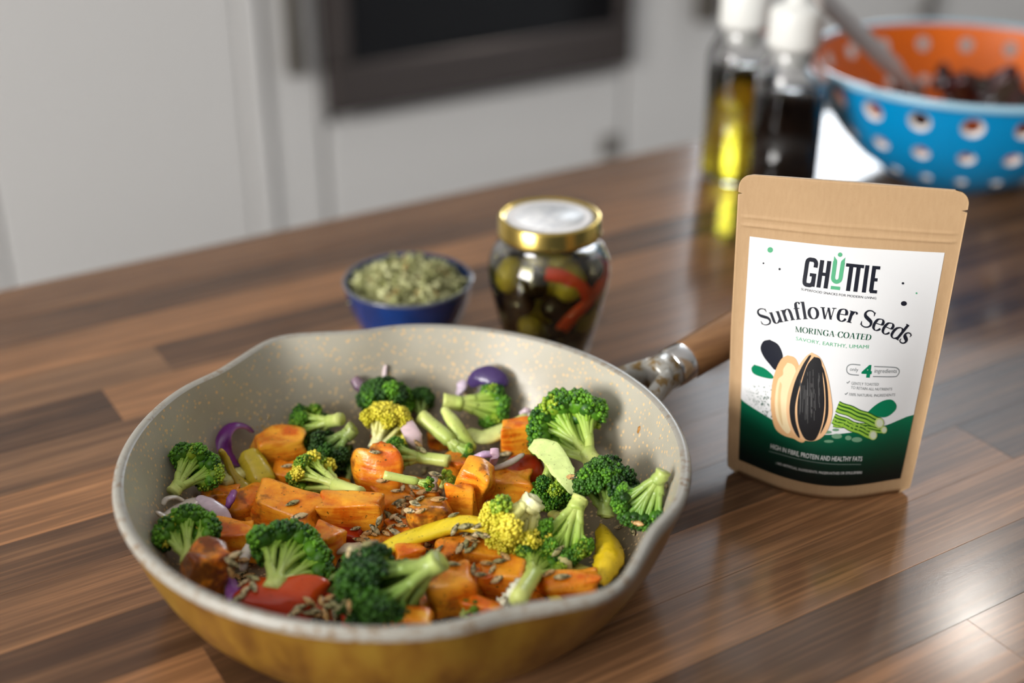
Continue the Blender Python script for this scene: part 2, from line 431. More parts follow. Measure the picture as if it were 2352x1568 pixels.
# ------------------------------------------------------------------ worktop of staves
def worktop():
    rnd = random.Random(11)
    r = empty('worktop', (.6, .45, -.9)); tag(r, 'walnut butcher-block worktop made of glued staves', 'worktop')
    l = r.location
    E_ = [.963, .909, .867, .817, .775, .730, .683, .636, .5925, .5475, .503, .460, .4165, .373, .329, .285, .241, .197, .153, .109, .065, .021, -.023, -.067]
    X0, X1 = -.75, 2.10
    # known staves: row -> list of (x_end, tone, warm)
    K = {0: [(.95, .50, .55), (X1, .42, .4)], 1: [(.62, .20, .4), (X1, .45, .6)], 2: [(1.05, .80, .85), (X1, .4, .4)], 3: [(.2165, .62, .25), (.74, .22, .35), (X1, .6, .6)],
         4: [(.1695, .12, .25), (.66, .88, .8), (X1, .35, .3)], 5: [(.50, .48, .3), (1.2, .75, .6), (X1, .3, .4)], 6: [(.70, .78, .9), (X1, .5, .3)], 7: [(.62, .22, .45), (1.3, .55, .3), (X1, .7, .5)],
         8: [(.40, .60, .6), (.98, .30, .3), (X1, .6, .5)], 9: [(.22, .16, .35), (.82, .55, .35), (X1, .35, .4)], 10: [(.1373, .80, .8), (.30, .10, .4), (.74, .18, .1), (X1, .5, .5)],
         11: [(.20, .30, .4), (.597, .82, .65), (X1, .20, .15)], 12: [(.95, .80, .55), (X1, .3, .3)], 13: [(1.0, .24, .10), (X1, .6, .5)], 14: [(.46, .62, .9), (1.1, .48, .8), (X1, .3, .3)], 15: [(.80, .22, .3), (X1, .5, .4)]}
    for i in range(len(E_) - 1):
        if i in K: row = K[i]
        else:
            row = []; x = X0 + rnd.uniform(.1, .5)
            while x < X1: row.append((x, rnd.uniform(.1, .85), rnd.uniform(.1, .9))); x += rnd.uniform(.3, .7)
            row.append((X1, rnd.uniform(.1, .85), rnd.uniform(.1, .9)))
        x = X0
        for (xe, tone, warm) in row:
            yb, yf = E_[i], E_[i + 1]; cx, cyy = (x + xe) / 2, (yb + yf) / 2
            hx, hy = (xe - x) / 2, (yb - yf) / 2
            bm = box_data(-hx, hx, -hy, hy, -.040, 0, .00018 if i else .0012)
            me = bpy.data.meshes.new('stave'); bm.to_mesh(me); bm.free()
            o = _fin('stave', me, M['wood'], r, False, None, (cx - l.x, cyy - l.y, -l.z))
            o.color = (tone, warm, 0, 1); x = xe
    # island carcass that carries it
    c = empty('island_unit', (.6, .45, -.9)); tag(c, 'cream island base carrying the walnut worktop', 'cabinet')
    part_box(c, 'carcass', -.70, 2.05, -.03, .93, -.82, -.041, M['cab']); part_box(c, 'plinth', -.65, 2.0, .03, .87, -.90, -.82, M['gap'])
worktop()

# ------------------------------------------------------------------ frying pan
PAN = Vector((.25271, .51318, 0)); HR = .066; HAZ = R(5.8)
SPOUTS = (R(92.4), R(-80.7))
IN_PROF = [(.0, .006), (.05, .006), (.088, .0062), (.099, .0075), (.108, .0115), (.116, .0185), (.1225, .0285), (.1275, .040), (.1315, .053), (.1352, HR)]
def spout(r, z, a, i=None):
    k = 0.0
    for s in SPOUTS:
        d = (a - s + math.pi) % (2 * math.pi) - math.pi
        k += math.exp(-(d / .15) ** 2) - .35 * math.exp(-((abs(d) - .34) / .12) ** 2)
    return r + .0085 * k * max(0.0, min(1.0, (z - .022) / .044)) ** 1.6
def wall_z(r):
    zs = [p[1] for p in IN_PROF]; rs = [p[0] for p in IN_PROF]
    return float(np.interp(r, rs, zs))
pan = empty('frying_pan', PAN)
tag(pan, 'speckled stone-coated frying pan full of roasted vegetables with wooden handle', 'frying pan')
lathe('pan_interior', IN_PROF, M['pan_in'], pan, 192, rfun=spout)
lathe('pan_rim', [(.1352, HR), (.1362, HR + .0008), (.1385, HR + .0010), (.1400, HR + .0002), (.1406, HR - .0020), (.1400, HR - .0045)], M['pan_rim'], pan, 192, rfun=spout)
lathe('pan_exterior', [(.1400, HR - .0045), (.1372, .054), (.1335, .042), (.1285, .030), (.1225, .019), (.1150, .0095), (.1060, .0035), (.0980, .0006), (.0950, 0), (0, 0)], M['pan_out'], pan, 192, rfun=spout)
def handle_pt(r):
    return Vector((r * math.cos(HAZ), r * math.sin(HAZ), .0497 + (r - .160) * .152))
HD = (handle_pt(.3) - handle_pt(.2)).normalized()
def along(name, prof, m, flat=1.0, n=40):
    """lathe along the handle axis; prof (r_from_pan_centre, radius)"""
    a = HD; s = Vector((-math.sin(HAZ), math.cos(HAZ), 0)); b = a.cross(s).normalized()
    V = []; Fc = []
    for rr, rad in prof:
        c = handle_pt(rr)
        for k in range(n):
            g = 2 * math.pi * k / n
            V.append(c + s * (math.cos(g) * rad) + b * (math.sin(g) * rad * flat))
    for i in range(len(prof) - 1):
        for k in range(n):
            Fc.append((i * n + k, i * n + (k + 1) % n, (i + 1) * n + (k + 1) % n, (i + 1) * n + k))
    o = mesh_obj(name, V, Fc, m, pan)
    return o
along('handle', [(.1905, .0), (.1905, .0116), (.192, .0119), (.23, .0126), (.27, .0128), (.295, .0118), (.306, .0095), (.311, .005), (.312, 0)], M['handle'])
along('ferrule', [(.1795, .0105), (.1795, .0113), (.1805, .0117), (.1900, .0120), (.1908, .0116), (.1908, .0)], M['chrome'])
def bracket():
    s = Vector((-math.sin(HAZ), math.cos(HAZ), 0))
    along('bracket_collar', [(.1660, .0), (.1660, .0095), (.1680, .0108), (.1800, .0112), (.1800, .0)], M['bracket'])
    for sg in (1, -1):
        c0 = handle_pt(.172) + s * sg * .0070; c1 = handle_pt(.158) + s * sg * .0120; c2 = handle_pt(.146) + s * sg * .0175 + Vector((0, 0, -.002)); c3 = handle_pt(.1335) + s * sg * .0215 + Vector((0, 0, -.005))
        pth = spline([c0, c1, c2, c3], 12)
        V, Fc, A = ribbon_data(pth, np.linspace(.0042, .0050, 12), np.linspace(.0085, .0075, 12), nseg=14)
        mesh_obj('bracket_arm', V, Fc, M['bracket'], pan)
bracket()
# oil beads on the pan wall by the onion ring and the left broccoli
def oil():
    rnd = random.Random(5); V0, T0 = [], []
    bm = bmesh.new(); bmesh.ops.create_icosphere(bm, subdivisions=2, radius=1); bv = np.array([v.co[:] for v in bm.verts]); bt = np.array([[v.index for v in f.verts] for f in bm.faces]); bm.free()
    VV = []; TT = []; k = 0
    spots = [(rnd.gauss(600, 26), rnd.gauss(985, 12)) for _ in range(46)] + [(rnd.gauss(480, 16), rnd.gauss(1050, 9)) for _ in range(26)] + [(rnd.gauss(505, 12), rnd.gauss(1065, 10)) for _ in range(14)]
    for (u, v) in spots:
        z = .055
        while z > .006:
            p = P(u, v, z); rr = (p.xy - PAN.xy).length
            if z <= wall_z(rr): break
            z -= .0004
        s = rnd.uniform(.0003, .0010)
        VV.append(bv * s + np.array(p - PAN)); TT.append(bt + k); k += len(bv)
    o = np_obj('oil_beads', np.vstack(VV), np.vstack(TT), mat('cooking_oil', (.5, .36, .15), .05, .8), pan); o['kind'] = 'stuff'
oil()

# ------------------------------------------------------------------ food
PX = .000258           # metres per photograph pixel at the pan
CAMP = Vector((0, 0, CAM_H))
FOOD = []
def settle(u, v, hh, dz=0.0):
    """centre of a piece of half height hh seen at pixel (u, v), resting on the pan, lifted by dz"""
    z = .008
    while z < .085:
        p = P(u, v, z); rr = (p.xy - PAN.xy).length
        if z >= wall_z(rr) + hh + dz: break
        z += .0005
    return p
_ico = {}
def ico(sub):
    if sub not in _ico:
        bm = bmesh.new(); bmesh.ops.create_icosphere(bm, subdivisions=sub, radius=1)
        _ico[sub] = (np.array([v.co[:] for v in bm.verts]), np.array([[v.index for v in f.verts] for f in bm.faces])); bm.free()
    return _ico[sub]
PAL = {  # dark, light bud colours, stem base, stem tip
    'dark': ((.006, .034, .004), (.050, .160, .010), (.42, .50, .14), (.13, .28, .03)),
    'green': ((.012, .070, .006), (.140, .36, .016), (.60, .66, .20), (.26, .46, .04)),
    'lime': ((.05, .17, .008), (.44, .58, .04), (.70, .76, .26), (.42, .58, .07)),
    'yellow': ((.50, .46, .015), (.93, .80, .09), (.88, .86, .50), (.72, .68, .12)),
    'char': ((.004, .014, .004), (.030, .085, .010), (.36, .42, .12), (.08, .20, .03)),
}
def tube_np(path, rad, ns=7):
    path = np.asarray(path, float); n = len(path); T = np.gradient(path, axis=0); T /= np.linalg.norm(T, axis=1)[:, None] + 1e-12
    ref = np.array((1.0, 0.3, 0.1)); V = np.zeros((n, ns, 3)); g = np.arange(ns) * 2 * math.pi / ns
    for i in range(n):
        a = np.cross(T[i], ref); a /= np.linalg.norm(a) + 1e-9; b = np.cross(T[i], a)
        V[i] = path[i] + rad[i] * (np.cos(g)[:, None] * a + np.sin(g)[:, None] * b)
    V = V.reshape(-1, 3); q = []
    for i in range(n - 1):
        for k in range(ns):
            k2 = (k + 1) % ns
            q.append((i * ns + k, i * ns + k2, (i + 1) * ns + k2)); q.append((i * ns + k, (i + 1) * ns + k2, (i + 1) * ns + k))
    for k in range(1, ns - 1):
        q.append((0, k + 1, k)); q.append(((n - 1) * ns, (n - 1) * ns + k, (n - 1) * ns + k + 1))
    return V, np.array(q)
def floret(label, s, c, r, pal='green', half=False, sr=10, dzc=0.0, dzs=None, seed=1, tmax=95, lump=.31, nclump=23, bud=.052, pal2=None, squash=1.0, yl=0.0):
    if pal2 is None and pal == 'green': pal2, yl = 'lime', .28
    rnd = random.Random(seed); nr = np.random.RandomState(seed)
    Rc = r * PX; r0 = sr * PX
    C = settle(c[0], c[1], Rc * .62, dzc)
    zs = C.z + (dzs if dzs is not None else 0.0)
    S = P(s[0], s[1], max(zs, .012))
    Z = (C - S); L = Z.length; Z.normalize()
    tc = (CAMP - C).normalized(); Yv = (tc - Z * tc.dot(Z)).normalized(); Xv = Yv.cross(Z)
    Mx = np.array([Xv, Yv, Z]).T            # columns: local axes
    dk, lt, sb, st = [np.array(q) for q in PAL[pal]]
    dk2, lt2 = [np.array(q) for q in PAL[pal2][:2]] if pal2 else (dk, lt)
    root = empty('broccoli_floret', S); tag(root, label, 'broccoli', 'broccoli florets in the pan')
    top = np.array((0, 0, L)); h0 = max(.12 * L, L - 1.35 * Rc) if L > .4 * Rc else 0.0
    # clumps on the cap
    cl = []
    ga = math.pi * (3 - 5 ** .5); N = nclump * (2 if half else 1)
    for i in range(N):
        ct = 1 - (1 - math.cos(R(tmax))) * (i + .5) / N; stt = math.sqrt(max(0, 1 - ct * ct)); a = i * ga + seed
        d = np.array((stt * math.cos(a), stt * math.sin(a), ct)) + nr.normal(0, .08, 3); d /= np.linalg.norm(d)
        if half and d[1] > .30: continue
        p = top + d * Rc * rnd.uniform(.66, .84) * np.array((1, .55 if half else squash, 1))
        cl.append((p, d))
    SV, ST, SC = [], [], []; k = 0
    def add(V, T, cc):
        nonlocal k
        SV.append(V); ST.append(T + k); SC.append(cc); k += len(V)
    hb = np.array((0, 0, h0))
    # trunk: knobbly tapered stalk
    npth = 9; tz = np.linspace(0, 1, npth)
    pth = np.stack([nr.normal(0, r0 * .05, npth).cumsum() * .5, nr.normal(0, r0 * .05, npth).cumsum() * .5, tz * (h0 + .35 * Rc)], 1)
    rad = r0 * (1.0 - .12 * tz + .25 * np.maximum(0, tz - .5)); rad[-1] *= .6
    V, T = tube_np(pth, rad, 12); V += nr.normal(0, r0 * .03, V.shape)
    tt = np.repeat(tz, 12)[:, None]
    add(V, T, sb * (1 - .5 * tt) + st * .5 * tt)
    # a few thick boughs that fork towards the clumps
    D_ = np.array([d for _, d in cl]); P_ = np.array([p for p, _ in cl]); nP = min(len(cl), 5 if half else 6); pick_ = [0]
    while len(pick_) < nP:
        dist = np.min(np.stack([np.linalg.norm(D_ - D_[q], axis=1) for q in pick_]), 0); pick_.append(int(dist.argmax()))
    own = np.argmin(np.stack([np.linalg.norm(D_ - D_[q], axis=1) for q in pick_]), 0)
    for gi in range(nP):
        idx = np.where(own == gi)[0]
        if len(idx) == 0: continue
        G = P_[idx].mean(0); st0 = hb + np.array((0, 0, -.10 * Rc)); f1 = hb * .45 + G * .55 + np.array((0, 0, -.10 * Rc))
        pth = spline([st0, hb + (G - hb) * .18 + np.array((0, 0, .02 * Rc)), f1], 9); tz = np.linspace(0, 1, 9)
        rb = r0 * (.66 - .22 * tz) * (1.0 if len(idx) > 1 else .75)
        V, T = tube_np(pth, rb, 9); tt = np.repeat(tz, 9)[:, None] * .55
        add(V + nr.normal(0, r0 * .02, V.shape), T, sb * (1 - tt) + st * tt)
        for q in idx:
            p, d = cl[q]; e = p - d * Rc * .04
            p1 = spline([pth[6], pth[8] * .55 + e * .45 - d * Rc * .03, e], 7); tz2 = np.linspace(0, 1, 7)
            V, T = tube_np(p1, r0 * (.42 - .20 * tz2), 7); tt = .45 + .55 * np.repeat(tz2, 7)[:, None]
            add(V, T, sb * (1 - tt) + st * tt)
            for j in range(4):
                dd = d + nr.normal(0, .6, 3); dd /= np.linalg.norm(dd); e2 = p + dd * Rc * lump * .8
                p2 = spline([p1[3], p1[4] * .5 + e2 * .5 + d * Rc * .02, e2], 5); V, T = tube_np(p2, r0 * (.20 - .08 * np.linspace(0, 1, 5)), 5)
                add(V, T, np.repeat((st * 1.05)[None], len(V), 0))
    SVv = np.vstack(SV) @ Mx.T
    np_obj('stem', SVv, np.vstack(ST), M['stem'], root, np.vstack(SC))
    FOOD.append((SVv + np.array(S), np.vstack(ST)))
    bv, bt = ico(1); BV, BT, BC = [], [], []; k = 0
    for ci, (p, d) in enumerate(cl):
        # inner cushion of the clump
        cv, ct_ = ico(2); V = cv * Rc * lump * .80 + p
        f = nr.uniform(.1, .75); V = V + nr.normal(0, Rc * .012, V.shape)
        isl = (rnd.random() < yl); D0, L0 = (dk2, lt2) if isl else (dk, lt)
        BV.append(V); BT.append(ct_ + k); BC.append(np.repeat((D0 * (1 - f) + L0 * f)[None], len(V), 0)); k += len(V)
        nb = 84; tone = rnd.uniform(.1, .75)
        for j in range(nb):
            q = nr.normal(0, 1, 3); q /= np.linalg.norm(q)
            if q.dot(d) < -.25: q = q - 2 * q.dot(d) * d
            pos = p + q * Rc * lump * rnd.uniform(.80, 1.06); s_ = Rc * bud * rnd.uniform(.75, 1.35)
            f = min(1, max(0, tone + rnd.gauss(0, .25)))
            BV.append(bv * s_ * np.array((1, 1, rnd.uniform(.9, 1.4))) + pos); BT.append(bt + k)
            BC.append(np.repeat((D0 * (1 - f) + L0 * f)[None], len(bv), 0)); k += len(bv)
    BVv = np.vstack(BV) @ Mx.T
    np_obj('crown', BVv, np.vstack(BT), M['bud'], root, np.vstack(BC))
    FOOD.append((BVv + np.array(S), np.vstack(BT)))
    return root
def stalk(label, pts, wid, thk, pal='lime', cut=True, seed=1, up=(0, 0, 1), cols=None, name='broccoli_stalk', cat='broccoli', m='stem', group='broccoli stalks in the pan', curl=0.0, n=22, nseg=14, inner=None, flip=1, rough=.04, parts=None, end=.55):
    """strip, stalk or slice swept through photo points (u, v, z above local pan surface)"""
    nr = np.random.RandomState(seed)
    W3 = [settle(u, v, z) for (u, v, z) in pts]
    pth = spline([tuple(p) for p in W3], n); base = pth.mean(0)
    t = np.linspace(0, 1, n); tap = np.minimum(1, np.minimum(t, 1 - t) * 9 + end)
    wv = np.interp(t, np.linspace(0, 1, len(np.atleast_1d(wid))), np.atleast_1d(wid)) * PX * tap
    tv = np.interp(t, np.linspace(0, 1, len(np.atleast_1d(thk))), np.atleast_1d(thk)) * PX * tap
    V, Fc, A = ribbon_data(pth - base, wv, tv, up, nseg, curl=curl)
    V = V + nr.normal(0, 1, V.shape) * rough * tv.mean()
    if cols is None:
        sb, st = np.array(PAL[pal][2]), np.array(PAL[pal][3]); f = np.repeat(t, nseg)[:, None]
        C = sb * (1 - f) + st * f
    else:
        a, b = np.array(cols[0]), np.array(cols[1]); f = (.5 + .5 * A * flip)[:, None]; f = np.clip((f - .35) * 2.2, 0, 1); C = a * (1 - f) + b * f
        C = C * (1 + nr.normal(0, .05, (len(C), 1)))
    o = mesh_obj(name, V, Fc, M[m], None, True, np.clip(C, 0, 1), tuple(base)); tag(o, label, cat, group)
    tri = []
    for f_ in Fc:
        for i in range(1, len(f_) - 1): tri.append((f_[0], f_[i], f_[i + 1]))
    FOOD.append((V + base, np.array(tri)))
    return o
def chunk(label, c, size, yaw=20, char=.2, tone=.5, dz=0.0, seed=1, rnd_=5.0, jit=.30, tilt=0.0, roll=0.0, name='sweet_potato_chunk', cat='sweet potato', group='sweet potato chunks in the pan', m='potato', cols=None, noise=.05):
    nr = np.random.RandomState(seed); n = 13
    hx, hy, hz = [q * .5 * PX for q in size]
    V = []; idx = {}; Fc = []
    def vid(p):
        kk = tuple(np.round(p, 5))
        if kk not in idx: idx[kk] = len(V); V.append(np.array(p, float))
        return idx[kk]
    g = np.linspace(-1, 1, n)
    g = np.sign(g) * np.abs(g) ** .6
    for ax in range(3):
        for sg in (-1, 1):
            for i in range(n - 1):
                for j in range(n - 1):
                    q = []
                    for a, b in ((g[i], g[j]), (g[i + 1], g[j]), (g[i + 1], g[j + 1]), (g[i], g[j + 1])):
                        p = [0, 0, 0]; p[ax] = sg; p[(ax + 1) % 3] = a; p[(ax + 2) % 3] = b; q.append(vid(p))
                    Fc.append(tuple(q if sg > 0 else q[::-1]))
    V = np.array(V)
    rnd_ = rnd_ * 2.2 if rnd_ > 3.9 else rnd_
    nrm = (np.abs(V) ** rnd_).sum(1) ** (1 / rnd_); V = V / nrm[:, None]
    cj = nr.uniform(-jit, jit, (2, 2, 2, 3)); tt = (V + 1) / 2
    D = np.zeros_like(V)
    for a in (0, 1):
        for b in (0, 1):
            for e in (0, 1):
                wt = (tt[:, 0] if a else 1 - tt[:, 0]) * (tt[:, 1] if b else 1 - tt[:, 1]) * (tt[:, 2] if e else 1 - tt[:, 2])
                D += wt[:, None] * cj[a, b, e]
    V = V + D
    ph = nr.uniform(0, 6.28, (4, 3)); kf = nr.uniform(1.5, 4, (4, 3))
    for q in range(4): V = V * (1 + noise * np.sin((V * kf[q] + ph[q]).sum(1))[:, None])
    V = V * np.array((hx, hy, hz))
    ra = Matrix.Rotation(R(yaw), 3, 'Z') @ Matrix.Rotation(R(tilt), 3, 'X') @ Matrix.Rotation(R(roll), 3, 'Y')
    camrot = Matrix((RIGHT, FWD, Vector((0, 0, 1)))).transposed()
    A = np.array(camrot @ ra); V = V @ A.T
    C = settle(c[0], c[1], (V[:, 2].max() - V[:, 2].min()) * .5, dz)
    cc = None
    if cols is not None:
        f = nr.uniform(0, 1, len(V)); f = .5 + .5 * np.sin((V / max(hx, hz) * 2.2 + ph[0]).sum(1)); cc = np.array(cols[0]) * (1 - f[:, None]) + np.array(cols[1]) * f[:, None]
    o = mesh_obj(name, V, Fc, M[m], None, True, cc, tuple(C)); o.color = (char, tone, 0, 1)
    tag(o, label, cat, group)
    tri = []
    for f_ in Fc: tri += [(f_[0], f_[1], f_[2]), (f_[0], f_[2], f_[3])]
    FOOD.append((V + np.array(C), np.array(tri)))
    return o

# --- sweet potato
chunk('pale-topped sweet potato cube against the pan wall behind the olive pepper', (640, 1028), (96, 84, 70), 28, .05, .95, .004, 3, 6)
chunk('small sweet potato chunk wedged below the pale-topped cube', (652, 1098), (60, 50, 62), -15, .15, .35, 0, 4)
chunk('large sweet potato chunk with two seeds stuck on its slope', (668, 1176), (150, 90, 78), -22, .22, .45, .004, 5, 5)
chunk('rounded sweet potato end with a dark scorched edge', (572, 1160), (92, 74, 62), 30, .32, .35, 0, 6, 3.4)
chunk('thin browned sweet potato wedge behind the soft onion slices', (503, 1140), (76, 46, 34), 10, .34, .30, .004, 7, 4)
chunk('clean-cut sweet potato block with flat sides below the leaning broccoli', (806, 1174), (122, 58, 66), -3, .02, .75, .008, 8, 9, .12)
chunk('round roasted sweet potato slice standing on edge', (868, 1086), (100, 34, 112), -12, .22, .55, .006, 9, 2.6, .10, tilt=-24)
chunk('wet sweet potato chunk beside the seeds behind the flat block', (902, 1152), (64, 56, 50), 25, .18, .45, 0, 10)
chunk('low sweet potato piece under the thin yellow stalk', (962, 1128), (78, 56, 44), -8, .10, .50, .002, 11)
chunk('blistered sweet potato knob with a burnt tip', (990, 1190), (88, 66, 82), 18, .60, .85, .006, 12, 3.2, .2)
chunk('tall sweet potato wedge leaning between the onion rings and the pepper arch', (1090, 1116), (78, 64, 108), -28, .12, .55, .006, 13, 5, .25, roll=10)
chunk('thin sweet potato slice leaning on the tall wedge', (1060, 1158), (56, 28, 76), -6, .02, .50, .008, 14, 5, .2, tilt=-16)
chunk('small angular sweet potato cube behind the tall wedge', (1062, 1068), (56, 52, 50), 35, .10, .40, .006, 15, 6)
chunk('upright sweet potato block behind the onion rings', (1188, 1004), (66, 42, 78), 8, .08, .80, .010, 16, 8, .10)
chunk('sweet potato cube sprinkled with herbs next to the red tomato', (1172, 1116), (82, 60, 50), -8, .12, .65, .008, 17, 5)
chunk('flat-topped sweet potato chunk beside the white curved onion slice', (544, 1244), (86, 60, 58), 5, .06, .60, .002, 18, 6)
chunk('dark scorched sweet potato chunk leaning against the pan wall beside violet onion', (470, 1312), (74, 64, 100), 32, .78, .20, .004, 19, 4, .26, roll=18)
chunk('sweet potato cube with one burnt corner touching the wide broccoli fan', (752, 1252), (54, 56, 70), -25, .30, .75, .004, 20, 6)
chunk('small sweet potato scrap beside the burnt-cornered cube', (702, 1232), (46, 40, 40), 15, .85, .35, .002, 21)
chunk('browned sweet potato chunk under the seed heap by the yellow pepper', (1042, 1272), (82, 58, 54), 22, .36, .35, .004, 22, 4)
chunk('bright wide sweet potato chunk beside the seeds on the pepper arch', (1134, 1280), (104, 58, 56), -12, .14, .60, .004, 23, 5)
chunk('big glossy sweet potato cube next to the big dark broccoli head', (1036, 1362), (88, 74, 84), 14, .30, .60, .004, 24, 4.2, .16)
chunk('sweet potato block behind the white-cut broccoli stalk', (1158, 1332), (80, 58, 66), -10, .08, .50, .002, 25, 6)
chunk('wedge of sweet potato just inside the pour spout on the pouch side', (1314, 1350), (104, 54, 50), 8, .16, .45, .006, 26, 5, .24)
chunk('yellowish sweet potato piece low by the rim below the big dark broccoli', (936, 1428), (92, 50, 40), -4, .05, 1.0, .014, 27, 4)
chunk('thin sweet potato sliver beside the big dark broccoli', (834, 1318), (28, 36, 84), 25, .10, .55, .002, 28, 4, roll=-18)
chunk('sweet potato lump between yellow pepper and dark broccoli', (938, 1278), (60, 50, 52), 12, .14, .55, .002, 29)
chunk('narrow sweet potato strip by the rim below the glossy cube', (1112, 1398), (74, 34, 32), -20, .20, .40, .010, 30, 4)
chunk('sweet potato piece between glossy cube and plain block', (1096, 1340), (52, 48, 62), 30, .30, .35, 0, 31)
chunk('flat sweet potato piece under the long yellow pepper', (930, 1222), (92, 56, 36), 6, .30, .35, 0, 32)
chunk('sweet potato cube half buried under the seeds by the burnt knob', (950, 1180), (56, 54, 40), 40, .30, .30, 0, 33)
chunk('low sweet potato lump behind the flat-topped chunk', (640, 1222), (92, 50, 36), -8, .40, .30, 0, 34)
for q, (u, v, a, b_, h, tn, ch_, lab) in enumerate((
    (600, 1200, 60, 44, 34, .3, .45, 'browned sweet potato scrap under the rounded scorched end'), (770, 1120, 50, 40, 30, .5, .2, 'small sweet potato dice under the leaning broccoli'),
    (870, 1255, 60, 44, 32, .4, .35, 'roasted sweet potato scrap under the pale onion slab'), (1010, 1235, 66, 44, 36, .5, .25, 'low sweet potato piece under the pepper arch'),
    (1130, 1180, 56, 44, 40, .45, .3, 'sweet potato dice between the thin slice and the yellow floret'), (1230, 1150, 50, 42, 34, .4, .35, 'browned sweet potato bit beside the red tomato wedge'),
    (500, 1275, 54, 44, 34, .4, .3, 'sweet potato bit between scorched chunk and flat-topped chunk'), (700, 1320, 60, 48, 34, .35, .4, 'dark sweet potato bit under the wide broccoli fan'),
    (960, 1390, 62, 46, 34, .5, .3, 'sweet potato bit under the big dark broccoli head'), (1215, 1390, 58, 44, 36, .45, .3, 'sweet potato bit by the rim under the white-cut broccoli'),
    (880, 1020, 56, 46, 34, .4, .3, 'sweet potato bit under the bright yellow broccoli floret'), (1010, 1010, 54, 44, 34, .4, .3, 'sweet potato bit under the pale split stalk'), (720, 1060, 54, 44, 36, .45, .3, 'sweet potato bit behind the leaning broccoli'))):
    chunk(lab, (u, v), (a, b_, h), 17 * q, ch_, tn, 0, 200 + q, 5)
# --- tomato
TG = dict(name='tomato_piece', cat='tomato', group='roasted tomato pieces in the pan', m='tomato')
chunk('large glossy red tomato piece under the stem of the wide broccoli fan', (655, 1372), (142, 84, 66), -8, dz=.008, seed=41, rnd_=3.6, cols=((.42, .030, .008), (.62, .075, .010)), **TG)
chunk('dark red tomato wedge behind the herbed sweet potato cube', (1206, 1090), (92, 70, 82), 25, dz=.002, seed=42, rnd_=3.2, cols=((.36, .020, .006), (.58, .060, .008)), **TG)
chunk('small red tomato piece behind the pale onion slab', (800, 1236), (64, 50, 44), 5, dz=0, seed=43, rnd_=3.2, cols=((.30, .015, .006), (.46, .04, .008)), **TG)
chunk('red tomato scrap by the rim between spilled seeds and yellowish sweet potato', (828, 1420), (72, 46, 44), 10, dz=.010, seed=44, rnd_=3.4, cols=((.36, .02, .006), (.55, .05, .01)), **TG)
chunk('flat tomato piece under the seeds spilled by the rim', (738, 1392), (72, 48, 34), -10, dz=.008, seed=45, rnd_=3.4, cols=((.36, .03, .01), (.55, .10, .03)), **TG)
# --- peppers
PG = dict(name='pepper_strip', cat='pepper', group='roasted pepper strips in the pan', m='pepper')
YEL = ((.66, .44, .012), (.84, .64, .03)); OLV = ((.36, .26, .012), (.56, .42, .03))
stalk('long bright yellow pepper strip arching over chunks and seeds', [(846, 1288, .010), (905, 1250, .016), (985, 1222, .020), (1062, 1202, .024), (1118, 1214, .024), (1158, 1240, .016), (1190, 1262, .010)], [15, 20, 23, 22, 18, 13], [11, 13, 14, 12, 9], cols=YEL, n=40, seed=3, **PG)
stalk('broad olive-yellow pepper strip in front of the pale sweet potato', [(566, 1034, .022), (582, 1062, .022), (598, 1098, .018), (604, 1134, .010)], [24, 29, 31, 26], [3.5, 4, 4, 3.5], cols=OLV, up=(-.25, -.45, .85), seed=4, curl=-.55, end=.85, rough=.22, **PG)
stalk('thin olive pepper stalk lying beside the purple onion ring', [(505, 1032, .026), (520, 1056, .022), (535, 1088, .018), (562, 1116, .014), (596, 1132, .012)], [7, 8, 9, 16, 22], [7, 8, 8, 8, 7], cols=((.22, .14, .010), (.42, .30, .02)), seed=5, n=30, **PG)
stalk('limp yellow pepper strip hanging below the round dark broccoli head', [(1382, 1206, .012), (1396, 1236, .014), (1402, 1266, .014), (1392, 1300, .012), (1376, 1338, .010)], [13, 26, 31, 24, 13], [4, 4.5, 4.5, 4, 3], cols=((.62, .40, .012), (.80, .56, .02)), up=(-.2, -.4, .9), seed=6, curl=-.6, end=.8, rough=.25, **PG)
stalk('narrow yellow pepper sliver between the white-cut stalk and the spout wedge', [(1252, 1326, .010), (1264, 1352, .012), (1282, 1384, .014)], [11, 13, 12], [8, 8, 7], cols=YEL, seed=7, **PG)
stalk('pale yellow pepper scrap behind the sweet potato wedge in the pour spout', [(1292, 1300, .006), (1322, 1306, .008), (1356, 1318, .008), (1380, 1330, .006)], [14, 17, 16, 12], [9, 9, 8], cols=((.40, .36, .05), (.58, .52, .12)), seed=8, **PG)
# --- broccoli
floret('fan-shaped broccoli floret standing against the wall opposite the handle', (396, 1132), (440, 1082), 58, 'green', True, 15, .012, -.004, 1, tmax=80)
floret('yellow-tipped broccoli floret between the pale-topped cube and the dark dome', (782, 962), (716, 976), 48, 'green', False, 15, .006, .010, 2, pal2='lime', yl=.55)
floret('dark domed broccoli floret on the herb bowl side of the pan', (885, 1000), (888, 930), 62, 'dark', False, 16, .008, -.012, 3, pal2='green', yl=.3)
floret('bright yellow broccoli floret leaning on the dark dome', (862, 1030), (888, 980), 56, 'yellow', False, 16, .016, -.008, 4)
floret('charred dark broccoli floret with a green stub', (812, 982), (770, 1030), 58, 'char', False, 17, .008, .012, 5, pal2='dark', yl=.3)
floret('small dark broccoli tuft behind the pale stalks', (968, 960), (966, 922), 32, 'dark', False, 9, .010, -.006, 6)
floret('broccoli floret lying sideways under the purple onion cup', (1018, 920), (1118, 932), 50, 'green', True, 18, .014, .004, 7, tmax=88)
floret('pale split broccoli stalk with dark tip beside the pink onion petal', (968, 956), (1058, 1034), 26, 'green', True, 17, .016, .010, 8, tmax=75)
